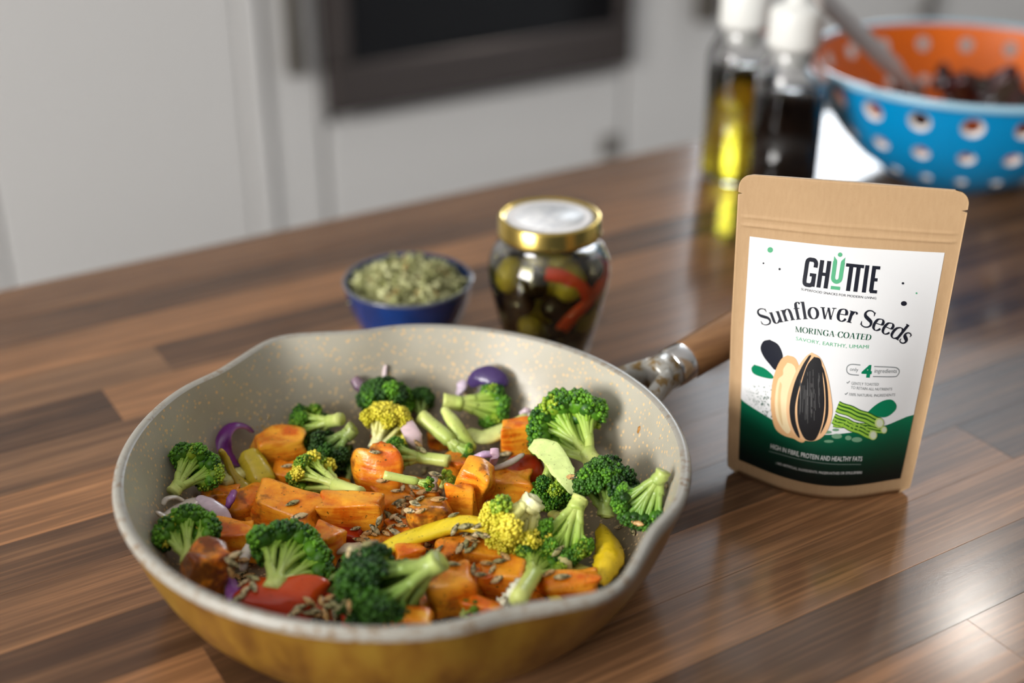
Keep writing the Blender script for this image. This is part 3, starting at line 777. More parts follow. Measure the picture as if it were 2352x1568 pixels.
floret('yellowish broccoli lying flat with a thick cream stem', (1032, 1058), (918, 1046), 38, 'green', False, 14, .014, .002, 9, tmax=85, pal2='yellow', yl=.3)
floret('leaning broccoli floret with yellow buds above the flat block', (826, 1134), (724, 1096), 52, 'lime', False, 16, .010, .004, 10, pal2='yellow', yl=.4, tmax=88)
floret('large pale-branched broccoli fan on the wall below the handle', (1366, 1066), (1308, 990), 84, 'green', True, 20, .022, -.010, 11, tmax=88, nclump=30)
floret('glossy green broccoli below the pale slab of stalk', (1262, 1050), (1272, 1118), 52, 'green', False, 14, .010, .012, 12)
floret('round dark broccoli head between the handle-side fan and the curled floret', (1392, 1185), (1390, 1126), 64, 'dark', False, 18, .018, -.010, 13, pal2='green', yl=.3)
floret('curled broccoli floret with joined stems against the wall towards the pouch', (1524, 1082), (1476, 1150), 54, 'dark', True, 15, .014, .016, 14, tmax=85, pal2='green', yl=.4)
floret('bright yellow cauliflower-like floret at the end of the pepper arch', (1228, 1146), (1190, 1196), 66, 'yellow', False, 24, .018, .010, 15, pal2='lime', yl=.12)
floret('upside-down broccoli floret under the round dark head', (1334, 1142), (1300, 1226), 56, 'green', True, 18, .014, .012, 16, tmax=92)
floret('broccoli floret with a white cut stalk near the pour spout wedge', (1190, 1376), (1240, 1292), 50, 'green', True, 17, .010, .012, 17, tmax=88)
floret('broccoli floret with a yellowing side above the dark scorched chunk', (432, 1292), (430, 1230), 60, 'green', True, 15, .012, -.006, 18, pal2='yellow', yl=.22)
floret('wide pale-stemmed broccoli fan behind the large red tomato piece', (622, 1356), (662, 1282), 78, 'green', True, 19, .012, -.002, 19, tmax=85, nclump=28)
floret('big dark broccoli head with a thick green stem beside the glossy cube', (1010, 1286), (900, 1352), 92, 'dark', False, 22, .013, .016, 20, nclump=28)
floret('low dark broccoli behind the red tomato piece', (796, 1312), (768, 1348), 50, 'char', False, 14, .002, .010, 21, pal2='green', yl=.3)
floret('tiny dark broccoli tuft beside the round sweet potato slice', (798, 1102), (808, 1070), 20, 'dark', False, 6, .008, -.004, 22, nclump=9)
floret('thin yellow broccoli stalk with a small green tip', (882, 1090), (980, 1110), 15, 'green', False, 9, .026, .004, 23, nclump=8)
floret('small leafy broccoli scrap by the grey onion strip', (1014, 1120), (1026, 1102), 20, 'lime', False, 6, .012, -.004, 24, nclump=9)
floret('broccoli tuft behind the upright sweet potato block', (1225, 985), (1236, 1006), 34, 'dark', False, 9, .012, .002, 25, nclump=12)
floret('dark broccoli tuft below the bright yellow cauliflower-like floret', (1270, 1235), (1262, 1262), 34, 'dark', False, 9, .002, .004, 26, nclump=12)
floret('green broccoli scrap by the rim beside the narrow sweet potato strip', (1058, 1412), (1075, 1408), 24, 'green', False, 6, .010, .0, 27, nclump=9)
stalk('slender pale broccoli stalk leaning beside the split one', [(1018, 938, .030), (1040, 968, .028), (1064, 1004, .022), (1088, 1036, .016)], [9, 16, 17, 12], [9, 11, 11, 9], 'lime', seed=11)
stalk('flat pale broccoli stalk lying under the onion wedge', [(1068, 992, .018), (1110, 1004, .018), (1160, 985, .020), (1212, 955, .024)], [20, 28, 22, 14], [9, 10, 10, 8], cols=((.52, .56, .20), (.60, .66, .24)), seed=12)
stalk('broad pale green slab of broccoli stalk with an orange edge', [(1222, 1020, .036), (1262, 1038, .036), (1292, 1082, .034), (1320, 1134, .028)], [16, 27, 24, 8], [4, 4, 4, 3], cols=((.44, .56, .14), (.62, .74, .28)), up=(-.3, -.45, .8), seed=13, end=.85, rough=.25, curl=.12)
stalk('cream white cut core of broccoli lying by the pour spout wedge', [(1160, 1386, .012), (1182, 1366, .020), (1204, 1340, .024)], [16, 24, 14], [12, 15, 9], cols=((.74, .72, .50), (.84, .82, .64)), seed=15, rough=.3)
stalk('pale yellow broccoli stem end behind the thin olive stalk', [(506, 1108, .012), (530, 1096, .014), (562, 1084, .012)], [18, 22, 18], [12, 14, 12], cols=((.55, .50, .16), (.66, .62, .24)), seed=14)
# --- onion
OG = dict(name='onion_slice', cat='onion', group='red onion slices in the pan', m='onion')
PUR = ((.12, .015, .13), (.42, .22, .44)); PAL1 = ((.46, .33, .36), (.62, .50, .52)); GRY = ((.34, .28, .22), (.52, .46, .40))
stalk('purple curved red onion ring lying on the bare speckled pan wall', [(582, 992, .010), (560, 978, .012), (532, 980, .013), (514, 1004, .012), (518, 1034, .010), (538, 1060, .008), (556, 1072, .006)], [6, 11, 15, 17, 17, 14, 9], [5, 6, 7, 7, 6, 5], cols=((.50, .26, .52), (.13, .012, .16)), n=36, seed=21, flip=1, **OG)
stalk('thin upright sliver of onion on the wall above the dark dome', [(886, 838, .004), (884, 860, .004), (892, 888, .004)], [4, 6, 8], [3, 4, 4], cols=PAL1, seed=22, **OG)
stalk('dark purple onion wedge touching the dark domed broccoli', [(812, 868, .008), (826, 884, .010), (848, 908, .010)], [11, 17, 16], [10, 12, 10], cols=((.05, .012, .06), (.30, .20, .26)), seed=23, **OG)
stalk('dark purple onion cup resting on the sideways broccoli', [(1078, 884, .016), (1098, 866, .020), (1124, 862, .022), (1148, 872, .020), (1162, 888, .016)], [12, 20, 24, 20, 12], [6, 8, 8, 8, 6], cols=((.10, .07, .20), (.055, .03, .12)), seed=24, up=(-.3, -.6, .7), **OG)
stalk('pale lilac onion wedge behind the sideways broccoli', [(1052, 908, .010), (1060, 888, .014), (1068, 874, .012)], [16, 16, 8], [7, 8, 5], cols=((.46, .36, .46), (.56, .46, .56)), seed=25, **OG)
stalk('white onion wedge with purple tip by the large fan', [(1222, 972, .018), (1244, 958, .020), (1262, 946, .020)], [9, 17, 14], [8, 10, 8], cols=((.60, .50, .50), (.74, .66, .60)), seed=26, **OG)
stalk('purple skin end of the white onion wedge', [(1262, 952, .022), (1272, 944, .022), (1278, 940, .020)], [14, 13, 8], [8, 8, 5], cols=((.22, .06, .18), (.30, .10, .24)), seed=27, **OG)
stalk('small lilac onion scrap touching the white wedge', [(1196, 950, .018), (1208, 942, .020), (1220, 944, .018)], [7, 9, 6], [5, 6, 4], cols=((.50, .38, .46), (.60, .48, .54)), seed=28, **OG)
stalk('pink teardrop onion petal beside the split broccoli stalk', [(930, 950, .030), (936, 976, .030), (952, 1006, .026), (966, 1030, .020)], [6, 17, 19, 5], [5, 7, 7, 4], cols=((.56, .40, .42), (.66, .50, .52)), seed=29, up=(-.3, -.5, .8), **OG)
stalk('short lilac onion ring piece behind the tall wedge', [(1088, 1052, .026), (1108, 1044, .030), (1130, 1042, .030)], [8, 10, 9], [6, 7, 6], cols=((.34, .18, .40), (.56, .40, .58)), seed=30, **OG)
stalk('pink onion band standing in front of the upright block', [(1136, 1028, .034), (1136, 1048, .030), (1130, 1072, .022)], [9, 11, 9], [4, 5, 4], cols=((.42, .24, .36), (.58, .40, .50)), seed=31, **OG)
stalk('long grey onion strip curving under the upright block', [(1112, 1072, .018), (1140, 1074, .022), (1172, 1062, .026), (1204, 1042, .028)], [6, 9, 9, 5], [5, 6, 6, 4], cols=GRY, seed=32, **OG)
stalk('limp pale onion slice with a pointed end on the pan wall', [(358, 1176, .008), (384, 1186, .012), (412, 1168, .016), (446, 1152, .018), (478, 1150, .018)], [5, 16, 18, 16, 11], [4, 5, 6, 6, 5], cols=((.40, .32, .22), (.56, .48, .42)), n=30, seed=33, **OG)
stalk('thin curled onion shred above the limp pale slice', [(374, 1160, .010), (382, 1146, .014), (404, 1142, .016), (424, 1152, .016)], [5, 7, 8, 5], [4, 4, 4, 4], cols=GRY, seed=34, **OG)
stalk('lilac onion slice drooping from the limp pale one towards the orange chunks', [(452, 1142, .020), (478, 1156, .022), (506, 1176, .020), (526, 1212, .014)], [11, 18, 18, 13], [5, 6, 6, 5], cols=((.40, .28, .36), (.56, .44, .50)), n=26, seed=35, **OG)
stalk('short cream onion shred in front of the limp slices', [(442, 1180, .022), (456, 1186, .022), (472, 1182, .022)], [5, 8, 5], [4, 5, 4], cols=((.50, .46, .32), (.62, .58, .44)), seed=36, **OG)
stalk('dark purple onion strip under the limp pale slices', [(428, 1176, .010), (432, 1196, .010), (436, 1216, .008)], [11, 13, 10], [5, 5, 5], cols=((.06, .01, .06), (.12, .03, .12)), seed=37, **OG)
stalk('glossy violet onion strip beside the browned wedge', [(538, 1128, .020), (530, 1146, .022), (522, 1166, .018)], [7, 9, 7], [6, 7, 5], cols=((.16, .03, .20), (.30, .10, .34)), seed=38, **OG)
stalk('bright violet onion wedge between the scorched chunk and the large tomato', [(530, 1330, .014), (536, 1356, .016), (544, 1384, .014)], [7, 16, 18], [7, 9, 9], cols=((.40, .18, .46), (.30, .10, .36)), seed=39, **OG)
stalk('white curved onion slice hugging the wide broccoli fan', [(616, 1226, .020), (588, 1240, .022), (566, 1270, .020), (556, 1312, .014)], [7, 10, 12, 8], [5, 6, 6, 5], cols=((.58, .52, .42), (.70, .64, .56)), seed=40, n=26, **OG)
stalk('pale slab of onion below the small red tomato', [(776, 1264, .012), (800, 1258, .014), (832, 1252, .012)], [13, 15, 9], [7, 8, 6], cols=((.46, .40, .26), (.58, .52, .38)), seed=41, **OG)
stalk('small grey upright onion strip by the leafy scrap', [(1000, 1086, .020), (998, 1104, .020), (1000, 1124, .014)], [6, 7, 6], [4, 4, 4], cols=GRY, seed=42, **OG)
stalk('translucent onion piece beside the upside-down broccoli floret', [(1268, 1180, .010), (1286, 1186, .014), (1302, 1176, .012)], [12, 16, 12], [9, 9, 7], cols=((.40, .38, .06), (.54, .52, .14)), seed=43, **OG)
stalk('glassy onion shred between the white-cut broccoli and pale pepper scrap', [(1282, 1270, .014), (1298, 1286, .016), (1306, 1310, .012)], [11, 13, 9], [8, 8, 6], cols=((.40, .36, .10), (.56, .50, .22)), seed=44, **OG)

# --- seeds, dropped where the camera ray meets the food
def make_bvh():
    Vs, Ts, k = [], [], 0
    for V, T in FOOD:
        Vs.append(V); Ts.append(T + k); k += len(V)
    n = 96; V, Fc = lathe_data(IN_PROF, n, rfun=spout)
    V = np.array(V) + np.array(PAN); Ts.append(np.array([(f[0], f[1], f[2]) for f in Fc] + [(f[0], f[2], f[3]) for f in Fc]) + k); Vs.append(V)
    V = np.vstack(Vs); T = np.vstack(Ts)
    return BVHTree.FromPolygons([tuple(v) for v in V.tolist()], [tuple(t) for t in T.tolist()])
def seeds():
    rnd = random.Random(77); bvh = make_bvh()
    meshes = []
    for q, (a, b) in enumerate((((.56, .46, .25), (.10, .10, .04)), ((.66, .50, .28), (.26, .20, .08)), ((.40, .36, .16), (.06, .065, .02)), ((.62, .38, .15), (.36, .19, .06)))):
        nr = np.random.RandomState(q + 3); n1, n2 = 12, 10; V = []; C = []
        for i in range(n1 + 1):
            t = i / n1; rr = (math.sin(math.pi * t) ** .75) * (1 - .35 * t) * 1.15
            for k in range(n2):
                g = 2 * math.pi * k / n2
                V.append(((t - .45) * 2, rr * .40 * math.cos(g), rr * .27 * math.sin(g)))
                f = min(1, max(0, nr.normal(.28, .36))); C.append(np.array(a) * (1 - f) + np.array(b) * f)
        Fc = [(i * n2 + k, i * n2 + (k + 1) % n2, (i + 1) * n2 + (k + 1) % n2, (i + 1) * n2 + k) for i in range(n1) for k in range(n2)]
        V = np.array(V) * .0039
        o = mesh_obj('sunflower_seed', V, Fc, M['seed'], None, True, np.clip(C, 0, 1)); meshes.append(o.data); bpy.data.objects.remove(o)
    def put(u, v, label, group, mi=None):
        d = ray(u, v).normalized(); h = bvh.ray_cast(CAMP, d)
        if h[0] is None: return
        nm = h[1] if h[1].dot(d) < 0 else -h[1]
        nm = (nm + Vector((0, 0, .6))).normalized()
        o = bpy.data.objects.new('sunflower_seed', meshes[rnd.randrange(4) if mi is None else mi]); col.objects.link(o)
        sc = rnd.uniform(.85, 1.2); o.scale = (sc, sc, sc)
        a = rnd.uniform(0, 6.28); x = Vector((math.cos(a), math.sin(a), 0)); x = (x - nm * x.dot(nm)).normalized(); y = nm.cross(x)
        m3 = Matrix((x, y, nm)).transposed(); o.matrix_world = Matrix.Translation(h[0] + nm * .0011) @ m3.to_4x4() @ Matrix.Diagonal((sc, sc, sc, 1))
        tag(o, label, 'seed', group)
    for lab, grp, pts in (
        ('toasted sunflower seed in the heap beside the burnt-tipped knob', 'seeds beside the burnt knob', [(908, 1132), (925, 1122), (918, 1150), (938, 1146), (950, 1136), (932, 1165), (944, 1172), (955, 1160), (962, 1150), (970, 1130), (928, 1178), (914, 1166), (965, 1172), (948, 1120)]),
        ('toasted sunflower seed in the heap along the long yellow pepper', 'seeds along the yellow pepper', [(818, 1218), (846, 1220), (862, 1214), (880, 1206), (902, 1192), (916, 1200), (884, 1228), (856, 1232), (898, 1215), (872, 1196), (920, 1212), (838, 1236), (908, 1226), (844, 1250), (826, 1240), (890, 1186), (930, 1190), (812, 1262), (800, 1276), (780, 1288), (825, 1274)]),
        ('toasted sunflower seed in the heap on top of the pepper arch', 'seeds on the pepper arch', [(1046, 1218), (1070, 1212), (1072, 1228), (1098, 1210), (1108, 1226), (1082, 1242), (1088, 1256), (1068, 1252), (1118, 1232), (1092, 1228), (1056, 1262), (1078, 1268)]),
        ('toasted sunflower seed scattered among the chunks under the pepper arch', 'seeds under the pepper arch', [(1120, 1298), (1146, 1290), (1160, 1282), (1036, 1300), (1100, 1326), (1088, 1312), (1132, 1308), (1280, 1262), (1262, 1318), (1290, 1330), (1012, 1262), (986, 1252)]),
        ('toasted sunflower seed behind the stem of the wide broccoli fan', 'seeds behind the broccoli fan', [(530, 1290), (544, 1300), (556, 1318), (570, 1326), (548, 1330), (562, 1344), (584, 1330), (540, 1276), (566, 1358), (580, 1350), (528, 1312), (552, 1372), (560, 1290)]),
        ('toasted sunflower seed spilled beside the large glossy tomato piece', 'seeds beside the large tomato', [(690, 1392), (706, 1382), (722, 1398), (740, 1380), (756, 1392), (772, 1386), (784, 1398), (748, 1406), (766, 1410), (730, 1412), (790, 1384), (800, 1392), (712, 1408), (680, 1404), (776, 1416), (758, 1376)]),
        ('toasted sunflower seed lying singly on a roasted vegetable', 'single seeds on vegetables', [(664, 1076), (676, 1160), (690, 1184), (864, 1044), (876, 1102), (805, 1014), (975, 1084), (1000, 1092), (1022, 1036), (966, 1038), (1158, 1046), (1160, 1040), (990, 1130), (1010, 1128), (1142, 1330), (1004, 1150), (1042, 1186), (960, 1020), (1318, 1098)]),
        ('sunflower seed in the oil on the bare pan floor by the limp pepper', 'seeds on the bare pan floor', [(1456, 1222), (1420, 1214), (1470, 1205), (1486, 1226), (1532, 1118)])):
        for u, v in pts: put(u + rnd.uniform(-3, 3), v + rnd.uniform(-3, 3), lab, grp)
    cm = [mat('brown_crumb', (.45, .20, .04), .4), mat('yellow_crumb', (.60, .45, .08), .4)]
    for (u, v, su, mi, lab) in ((1468, 986, .0026, 0, 'large brown onion-skin crumb stuck on the bare pan wall'), (1515, 1006, .0010, 0, 'tiny brown crumb near the bare pan rim'), (1407, 880, .0016, 1, 'yellow crumb stuck high on the wall under the handle'), (1392, 1026, .0012, 0, 'dark brown crumb beside the large broccoli fan'), (1545, 1100, .0012, 0, 'small crumb above the curled broccoli')):
        z = .066
        while z > .006:
            p = P(u, v, z)
            if z <= wall_z((p.xy - PAN.xy).length): break
            z -= .0003
        bv, bt = ico(1); nr = np.random.RandomState(int(u)); V = bv * np.array((1, .45, .22)) * su * (1 + nr.uniform(-.3, .3, (len(bv), 1)))
        o = np_obj('food_crumb', V, bt, cm[mi], None, loc=tuple(p)); inward = (PAN - p); inward.z = .04; o.rotation_euler = inward.to_track_quat('Z', 'X').to_euler()
        tag(o, lab, 'crumb')
seeds()

# ------------------------------------------------------------------ pouch of sunflower seeds
def pouch():
    B0, B1 = P(1663, 1080), P(2085, 1130); mid = (B0 + B1) / 2; ux = (B1 - B0).normalized()
    ang = math.atan2(ux.y, ux.x)
    mid = mid + ux * .0012
    root = empty('seed_pouch', mid, ang); tag(root, 'brown kraft paper stand-up pouch with white sunflower seed label', 'pouch')
    # local: x along width, -y towards the viewer's side, z up
    HT = .179
    def wz(z): return float(np.interp(z, [0, .02, .09, .167, .2], [.0503, .0515, .0548, .0568, .0568]))
    def Dz(z):
        xs = [0, .02, .045, .07, .10, .125, .145, .152, .160, .2]; ys = [.0160, .0196, .0205, .0190, .0140, .0085, .0036, .0022, .0009, .0006]
        return float(np.interp(z, xs, ys))
    Dz_s = lambda z: sum(Dz(max(0, z + d)) for d in (-.012, -.006, 0, .006, .012)) / 5
    def depth(s, z):
        a = min(1, abs(s) / .95); sh = (1 - a ** 2) ** 1.35 if a < 1 else 0
        return .0007 + Dz_s(z) * sh
    def front(s, z, off=0.0):
        rip = 0.0
        for zc, am in ((.1515, .0006), (.1560, .0004)):
            if abs(s) < .93: rip += am * math.exp(-((z - zc) / .0009) ** 2)
        wob = .0005 * math.sin(s * 5 + z * 60) * math.sin(z * 90 + s * 2) * (1 - abs(s)) 
        return Vector((s * wz(z), -(depth(s, z) + rip + wob + off), z))
    # body grid
    zn = .1685
    zs = sorted(set([round(q, 5) for q in list(np.linspace(.0, .148, 44)) + list(np.linspace(.149, .158, 22)) + list(np.linspace(.159, .1672, 6)) + [zn - .0008, zn, zn + .0008] + list(np.linspace(.1702, HT, 12))]))
    ss = sorted(set([round(q, 4) for q in list(np.linspace(-1, 1, 49)) + [-.985, .985, -.97, .97]]))
    def edge(s, z):
        w_ = wz(z); lim = 1.0
        rr = .0072
        if z > HT - rr: lim = (w_ - rr + math.sqrt(max(0, rr * rr - (z - HT + rr) ** 2))) / w_
        if z < .005: lim = min(lim, (w_ - .003 + math.sqrt(max(0, .005 ** 2 - (.005 - z) ** 2)) - .002) / w_)
        if abs(z - zn) < 1e-5: lim = min(lim, 1 - .0028 / w_)
        return max(-lim, min(lim, s))
    V, Fc = [], []; n = len(ss)
    for z in zs:
        for s in ss: V.append(front(edge(s, z), z))
    nf = len(V)
    for z in zs:
        for s in ss:
            p = front(edge(s, z), z); V.append(Vector((p.x, -p.y * .9, p.z)))
    for i in range(len(zs) - 1):
        for j in range(n - 1):
            a = i * n + j; Fc.append((a, a + 1, a + n + 1, a + n)); b = nf + a; Fc.append((b, b + n, b + n + 1, b + 1))
        for j in (0, n - 1):
            a = i * n + j; Fc.append((a, a + n, nf + a + n, nf + a))
    for j in range(n - 1):
        a = (len(zs) - 1) * n + j; Fc.append((a, a + 1, nf + a + 1, nf + a))
    # gusset: two folds rising inside
    g0 = len(V)
    for s in ss: V.append(Vector((edge(s, 0) * wz(0), 0, .018 * max(0, 1 - s * s))))
    for j in range(n - 1):
        Fc.append((j, g0 + j, g0 + j + 1, j + 1)); Fc.append((nf + j, nf + j + 1, g0 + j + 1, g0 + j))
    km = mat('kraft_paper', (.52, .34, .18), .62, .35); t = NT(km); o = t.obj()
    n1 = t.noise(o, 900, 3, .7); n2 = t.noise(t.mapping(o, (500, 60, 130)), 1.0, 3); n3 = t.noise(o, 45, 3)
    c = t.mix(n2, (.46, .295, .155), (.54, .36, .20)); c = t.mix(t.math('MULTIPLY', t.ramp(n1, [(.6, (0, 0, 0)), (.75, (1, 1, 1))]), .25), c, (.30, .18, .08))
    t.l(c, t.b.inputs['Base Color']); t.bump(t.math('ADD', t.math('MULTIPLY', n1, .3), n3), .25, .0006)
    body = mesh_obj('bag', V, Fc, km, root)
    # ---- label, print laid out in label coordinates (u, v)
    SL = .872
    zb, zt = .0098, .1455
    def surf(u, v, off):
        s = -SL + 2 * SL * u; z = zb + (zt - zb) * v
        return front(s, z, off)
    Wm = root.matrix_basis.copy(); Wm = Matrix.Translation(mid) @ Matrix.Rotation(ang, 4, 'Z')
    def proj_uv(u, v): return project(Wm @ surf(u, v, .0003))
    def uv(px, py):
        u, v = (px - 1700) / 420.0, (1080 - py) / 540.0
        for _ in range(14):
            x, y = proj_uv(u, v); x1, y1 = proj_uv(u + 1e-3, v); x2, y2 = proj_uv(u, v + 1e-3)
            a, b, c_, d_ = (x1 - x) / 1e-3, (x2 - x) / 1e-3, (y1 - y) / 1e-3, (y2 - y) / 1e-3
            det = a * d_ - b * c_; ex, ey = px - x, py - y
            du, dv = (d_ * ex - b * ey) / det, (a * ey - c_ * ex) / det
            u += max(-.3, min(.3, du)); v += max(-.3, min(.3, dv))
            if abs(ex) + abs(ey) < .05: break
        return u, v
    W_, H_ = 2 * SL * .0535, zt - zb           # label size in metres (approx)
    def flat(name, c, rough=.38):
        m = bpy.data.materials.get(name) or mat(name, c, rough, .4); return m
    BLK, GRN, MINT, DGR, WHT, TAN, CREAM, GREY = [flat(*a) for a in (('ink_black', (.012, .014, .024)), ('ink_green', (.0, .19, .085)), ('ink_mint', (.10, .42, .22)), ('ink_deep_green', (.0, .075, .035)), ('ink_white', (.80, .81, .80)), ('ink_tan', (.72, .42, .20)), ('ink_cream', (.82, .66, .40)), ('ink_grey', (.22, .24, .25)))]
    lm = mat('white_label_paper', (.78, .79, .80), .36, .45)
    N1, N2 = 40, 56
    V = [surf(i / N1, j / N2, .00018) for j in range(N2 + 1) for i in range(N1 + 1)]
    Fc = [(j * (N1 + 1) + i, j * (N1 + 1) + i + 1, (j + 1) * (N1 + 1) + i + 1, (j + 1) * (N1 + 1) + i) for j in range(N2) for i in range(N1)]
    label = mesh_obj('label', V, Fc, lm, root); label['label'] = 'white printed paper label with green foot'
    L0 = .00026
    def decal(name, polys, m, layer=0, cols=None):
        """polys: list of (list of uv points, list of faces)"""
        V, Fc = [], []
        for pts, faces in polys:
            k = len(V); V += [surf(u, v, L0 + layer * .00005) for u, v in pts]; Fc += [tuple(k + i for i in f) for f in faces]
        return mesh_obj(name, V, Fc, m, label, True, cols)
    def fan(pts, sub=1):
        """filled outline: triangulated by bmesh, subdivided so that it follows the bag"""
        bm = bmesh.new(); vs_ = [bm.verts.new((x, y, 0)) for x, y in pts]; bm.faces.new(vs_)
        bmesh.ops.triangulate(bm, faces=bm.faces)
        for _ in range(sub):
            ed = [e for e in bm.edges if e.calc_length() > .028]
            if ed: bmesh.ops.subdivide_edges(bm, edges=ed, cuts=1); bmesh.ops.triangulate(bm, faces=bm.faces)
        bm.verts.index_update()
        out = ([(v.co.x, v.co.y) for v in bm.verts], [tuple(v.index for v in f.verts) for f in bm.faces]); bm.free(); return out
    A1 = lambda x, y: (1640 + x / 3.7935, 380 + y / 3.7935)   # upper photo detail
    A2 = lambda x, y: (1640 + x / 3.7935, 760 + y / 3.7935)   # lower photo detail
    def sm(pts, n=6):
        q = spline(list(pts) + [pts[0]], n * len(pts) + 1)[:-1]; return [tuple(x) for x in q]
    def shape(name, A, pts, m, layer=0, smooth=True, sub=5):
        q = [uv(*A(*p)) for p in (sm(pts) if smooth else pts)]; return decal(name, [fan(q, sub)], m, layer)
    def ell(cx, cy, rx, ry, A, n=22):
        return [uv(*A(cx + rx * math.cos(2 * math.pi * k / n), cy + ry * math.sin(2 * math.pi * k / n))) for k in range(n)]
    def stroke2(pts, wd, cap=True):
        """thick polyline in a local metric plane, list of (pts, faces); wd float or list (full width)"""
        p = np.array(pts, float); n = len(p); T = np.gradient(p, axis=0); T /= np.linalg.norm(T, axis=1)[:, None] + 1e-12
        Nn = np.stack([-T[:, 1], T[:, 0]], 1); wd = np.broadcast_to(wd, n)[:, None] / 2
        a, b = p + Nn * wd, p - Nn * wd; pts_ = [tuple(x) for x in a] + [tuple(x) for x in b]
        return (pts_, [(i, n + i, n + i + 1, i + 1) for i in range(n - 1)])
    def dense(pts, n=8):
        out = []
        for a, b in zip(pts[:-1], pts[1:]):
            for k in range(n): out.append(tuple(np.array(a) + (np.array(b) - np.array(a)) * k / n))
        return out + [tuple(pts[-1])]
    def bez(pts, n=14): return [tuple(x) for x in spline(pts, n)]
    # ---- green foot with printed gradient
    gm = mat('ink_green_gradient', (0, .1, .05), .38, .4); t = NT(gm); at = t.n('Attribute', attribute_name='col'); t.l(at.outputs['Color'], t.b.inputs['Base Color'])
    top = [uv(*A2(*p)) for p in bez([(190, 545), (260, 615), (380, 695), (520, 780), (640, 850), (780, 895), (950, 905), (1150, 890), (1330, 860), (1500, 820), (1600, 780), (1705, 735)], 41)]
    V, Fc, C = [], [], []; nn = 22
    top[0] = (0, top[0][1]); top[-1] = (1, top[-1][1])
    for j in range(nn + 1):
        for i, (u, v) in enumerate(top):
            uu = max(0.0, min(1.0, u)); vv = v * (1 - j / nn); V.append(surf(uu, vv, L0)); f = min(1, max(0, vv / .30)) ** 1.9
            g = np.array((.0, .155, .070)) * f + np.array((.001, .006, .006)) * (1 - f); C.append(g)
    m_ = len(top); Fc = [(j * m_ + i, (j + 1) * m_ + i, (j + 1) * m_ + i + 1, j * m_ + i + 1) for j in range(nn) for i in range(m_ - 1)]
    mesh_obj('green_print', V, Fc, gm, label, True, C)
    # ---- leaves, dots
    shape('black_leaf_print', A2, [(485, 75), (430, 90), (405, 150), (430, 220), (480, 285), (535, 340), (575, 280), (600, 215), (560, 120)], BLK, 0)
    shape('green_leaf_print', A2, [(350, 292), (325, 325), (345, 372), (420, 402), (505, 416), (512, 388), (440, 325)], GRN, 0)
    shape('green_leaf_print', A2, [(1325, 720), (1400, 650), (1480, 605), (1550, 600), (1590, 650), (1565, 705), (1480, 752)], GRN, 1)
    dots = []
    for (x, y, rx, ry, m, A) in ((489, 735, 24, 24, MINT, A1), (430, 851, 8, 7, BLK, A1), (571, 902, 10, 10, BLK, A1), (1646, 1026, 11, 10, BLK, A1), (1764, 1112, 8, 8, MINT, A1), (1654, 1202, 26, 21, BLK, A1)):
        decal('dot_print', [fan(ell(x, y, rx, ry, A), 0)], m, 1)
    # powder of fine green specks
    rn = random.Random(9); pol = []
    for k in range(230):
        tq = rn.random(); x = 300 + 230 * tq + rn.gauss(0, 30); y = 500 + 270 * tq * rn.random() + rn.gauss(30, 60); 
        if x > 520 or y > 790 or y < 470: continue
        s_ = rn.uniform(2, 7) * (.5 + .7 * tq); pol.append(fan(ell(x, y, s_, s_ * rn.uniform(.6, 1.2), A2, 5), 0))
    decal('powder_print', pol, DGR, 1)
    # ---- seeds
    shape('shell_print', A2, [(640, 210), (590, 240), (545, 320), (510, 440), (495, 600), (500, 720), (530, 840), (590, 900), (680, 932), (800, 940), (800, 500), (735, 290), (700, 230)], TAN, 2)
    shape('kernel_print', A2, [(640, 275), (604, 330), (600, 380), (560, 420), (538, 520), (530, 650), (550, 770), (610, 868), (660, 880), (700, 700), (720, 500), (712, 340), (685, 290)], CREAM, 3)
    shape('kernel_stripe_print', A2, [(575, 440), (560, 520), (555, 650), (575, 770), (600, 820), (585, 700), (580, 560), (590, 470)], flat('ink_straw', (.70, .50, .26)), 4)
    shape('seed_print', A2, [(850, 185), (930, 240), (990, 400), (1025, 600), (1030, 720), (1000, 840), (940, 925), (850, 958), (740, 930), (665, 850), (632, 720), (640, 560), (680, 430), (740, 300), (800, 220)], flat('ink_peach', (.78, .48, .26)), 5)
    sd = flat('ink_seed_black', (.014, .014, .016))
    shape('seed_stripe_print', A2, [(872, 222), (930, 250), (948, 400), (963, 620), (942, 800), (895, 925), (850, 955), (785, 928), (733, 800), (727, 620), (762, 450), (812, 300)], sd, 6)
    shape('seed_stripe_print', A2, [(828, 210), (846, 216), (800, 310), (748, 470), (710, 640), (712, 780), (748, 922), (715, 900), (672, 800), (657, 680), (672, 560), (712, 420), (772, 295)], sd, 6)
    shape('seed_stripe_print', A2, [(932, 285), (962, 350), (990, 500), (997, 690), (975, 800), (925, 895), (958, 780), (972, 650), (964, 470)], sd, 6)
    pol = []
    for k in range(26):
        x = rn.uniform(745, 935); y0 = rn.uniform(330, 560); y1 = y0 + rn.uniform(120, 300)
        pol.append(stroke2([uv(*A2(x + rn.uniform(-4, 4), y0)), uv(*A2(x, (y0 + y1) / 2)), uv(*A2(x + (x - 850) * .05, y1))], .0030))
    decal('seed_grain_print', pol, flat('ink_graphite', (.085, .085, .085)), 7)
    # ---- moringa pods and leaves
    pods = [flat('ink_pod_light', (.28, .50, .055)), flat('ink_pod_dark', (.02, .10, .015))]
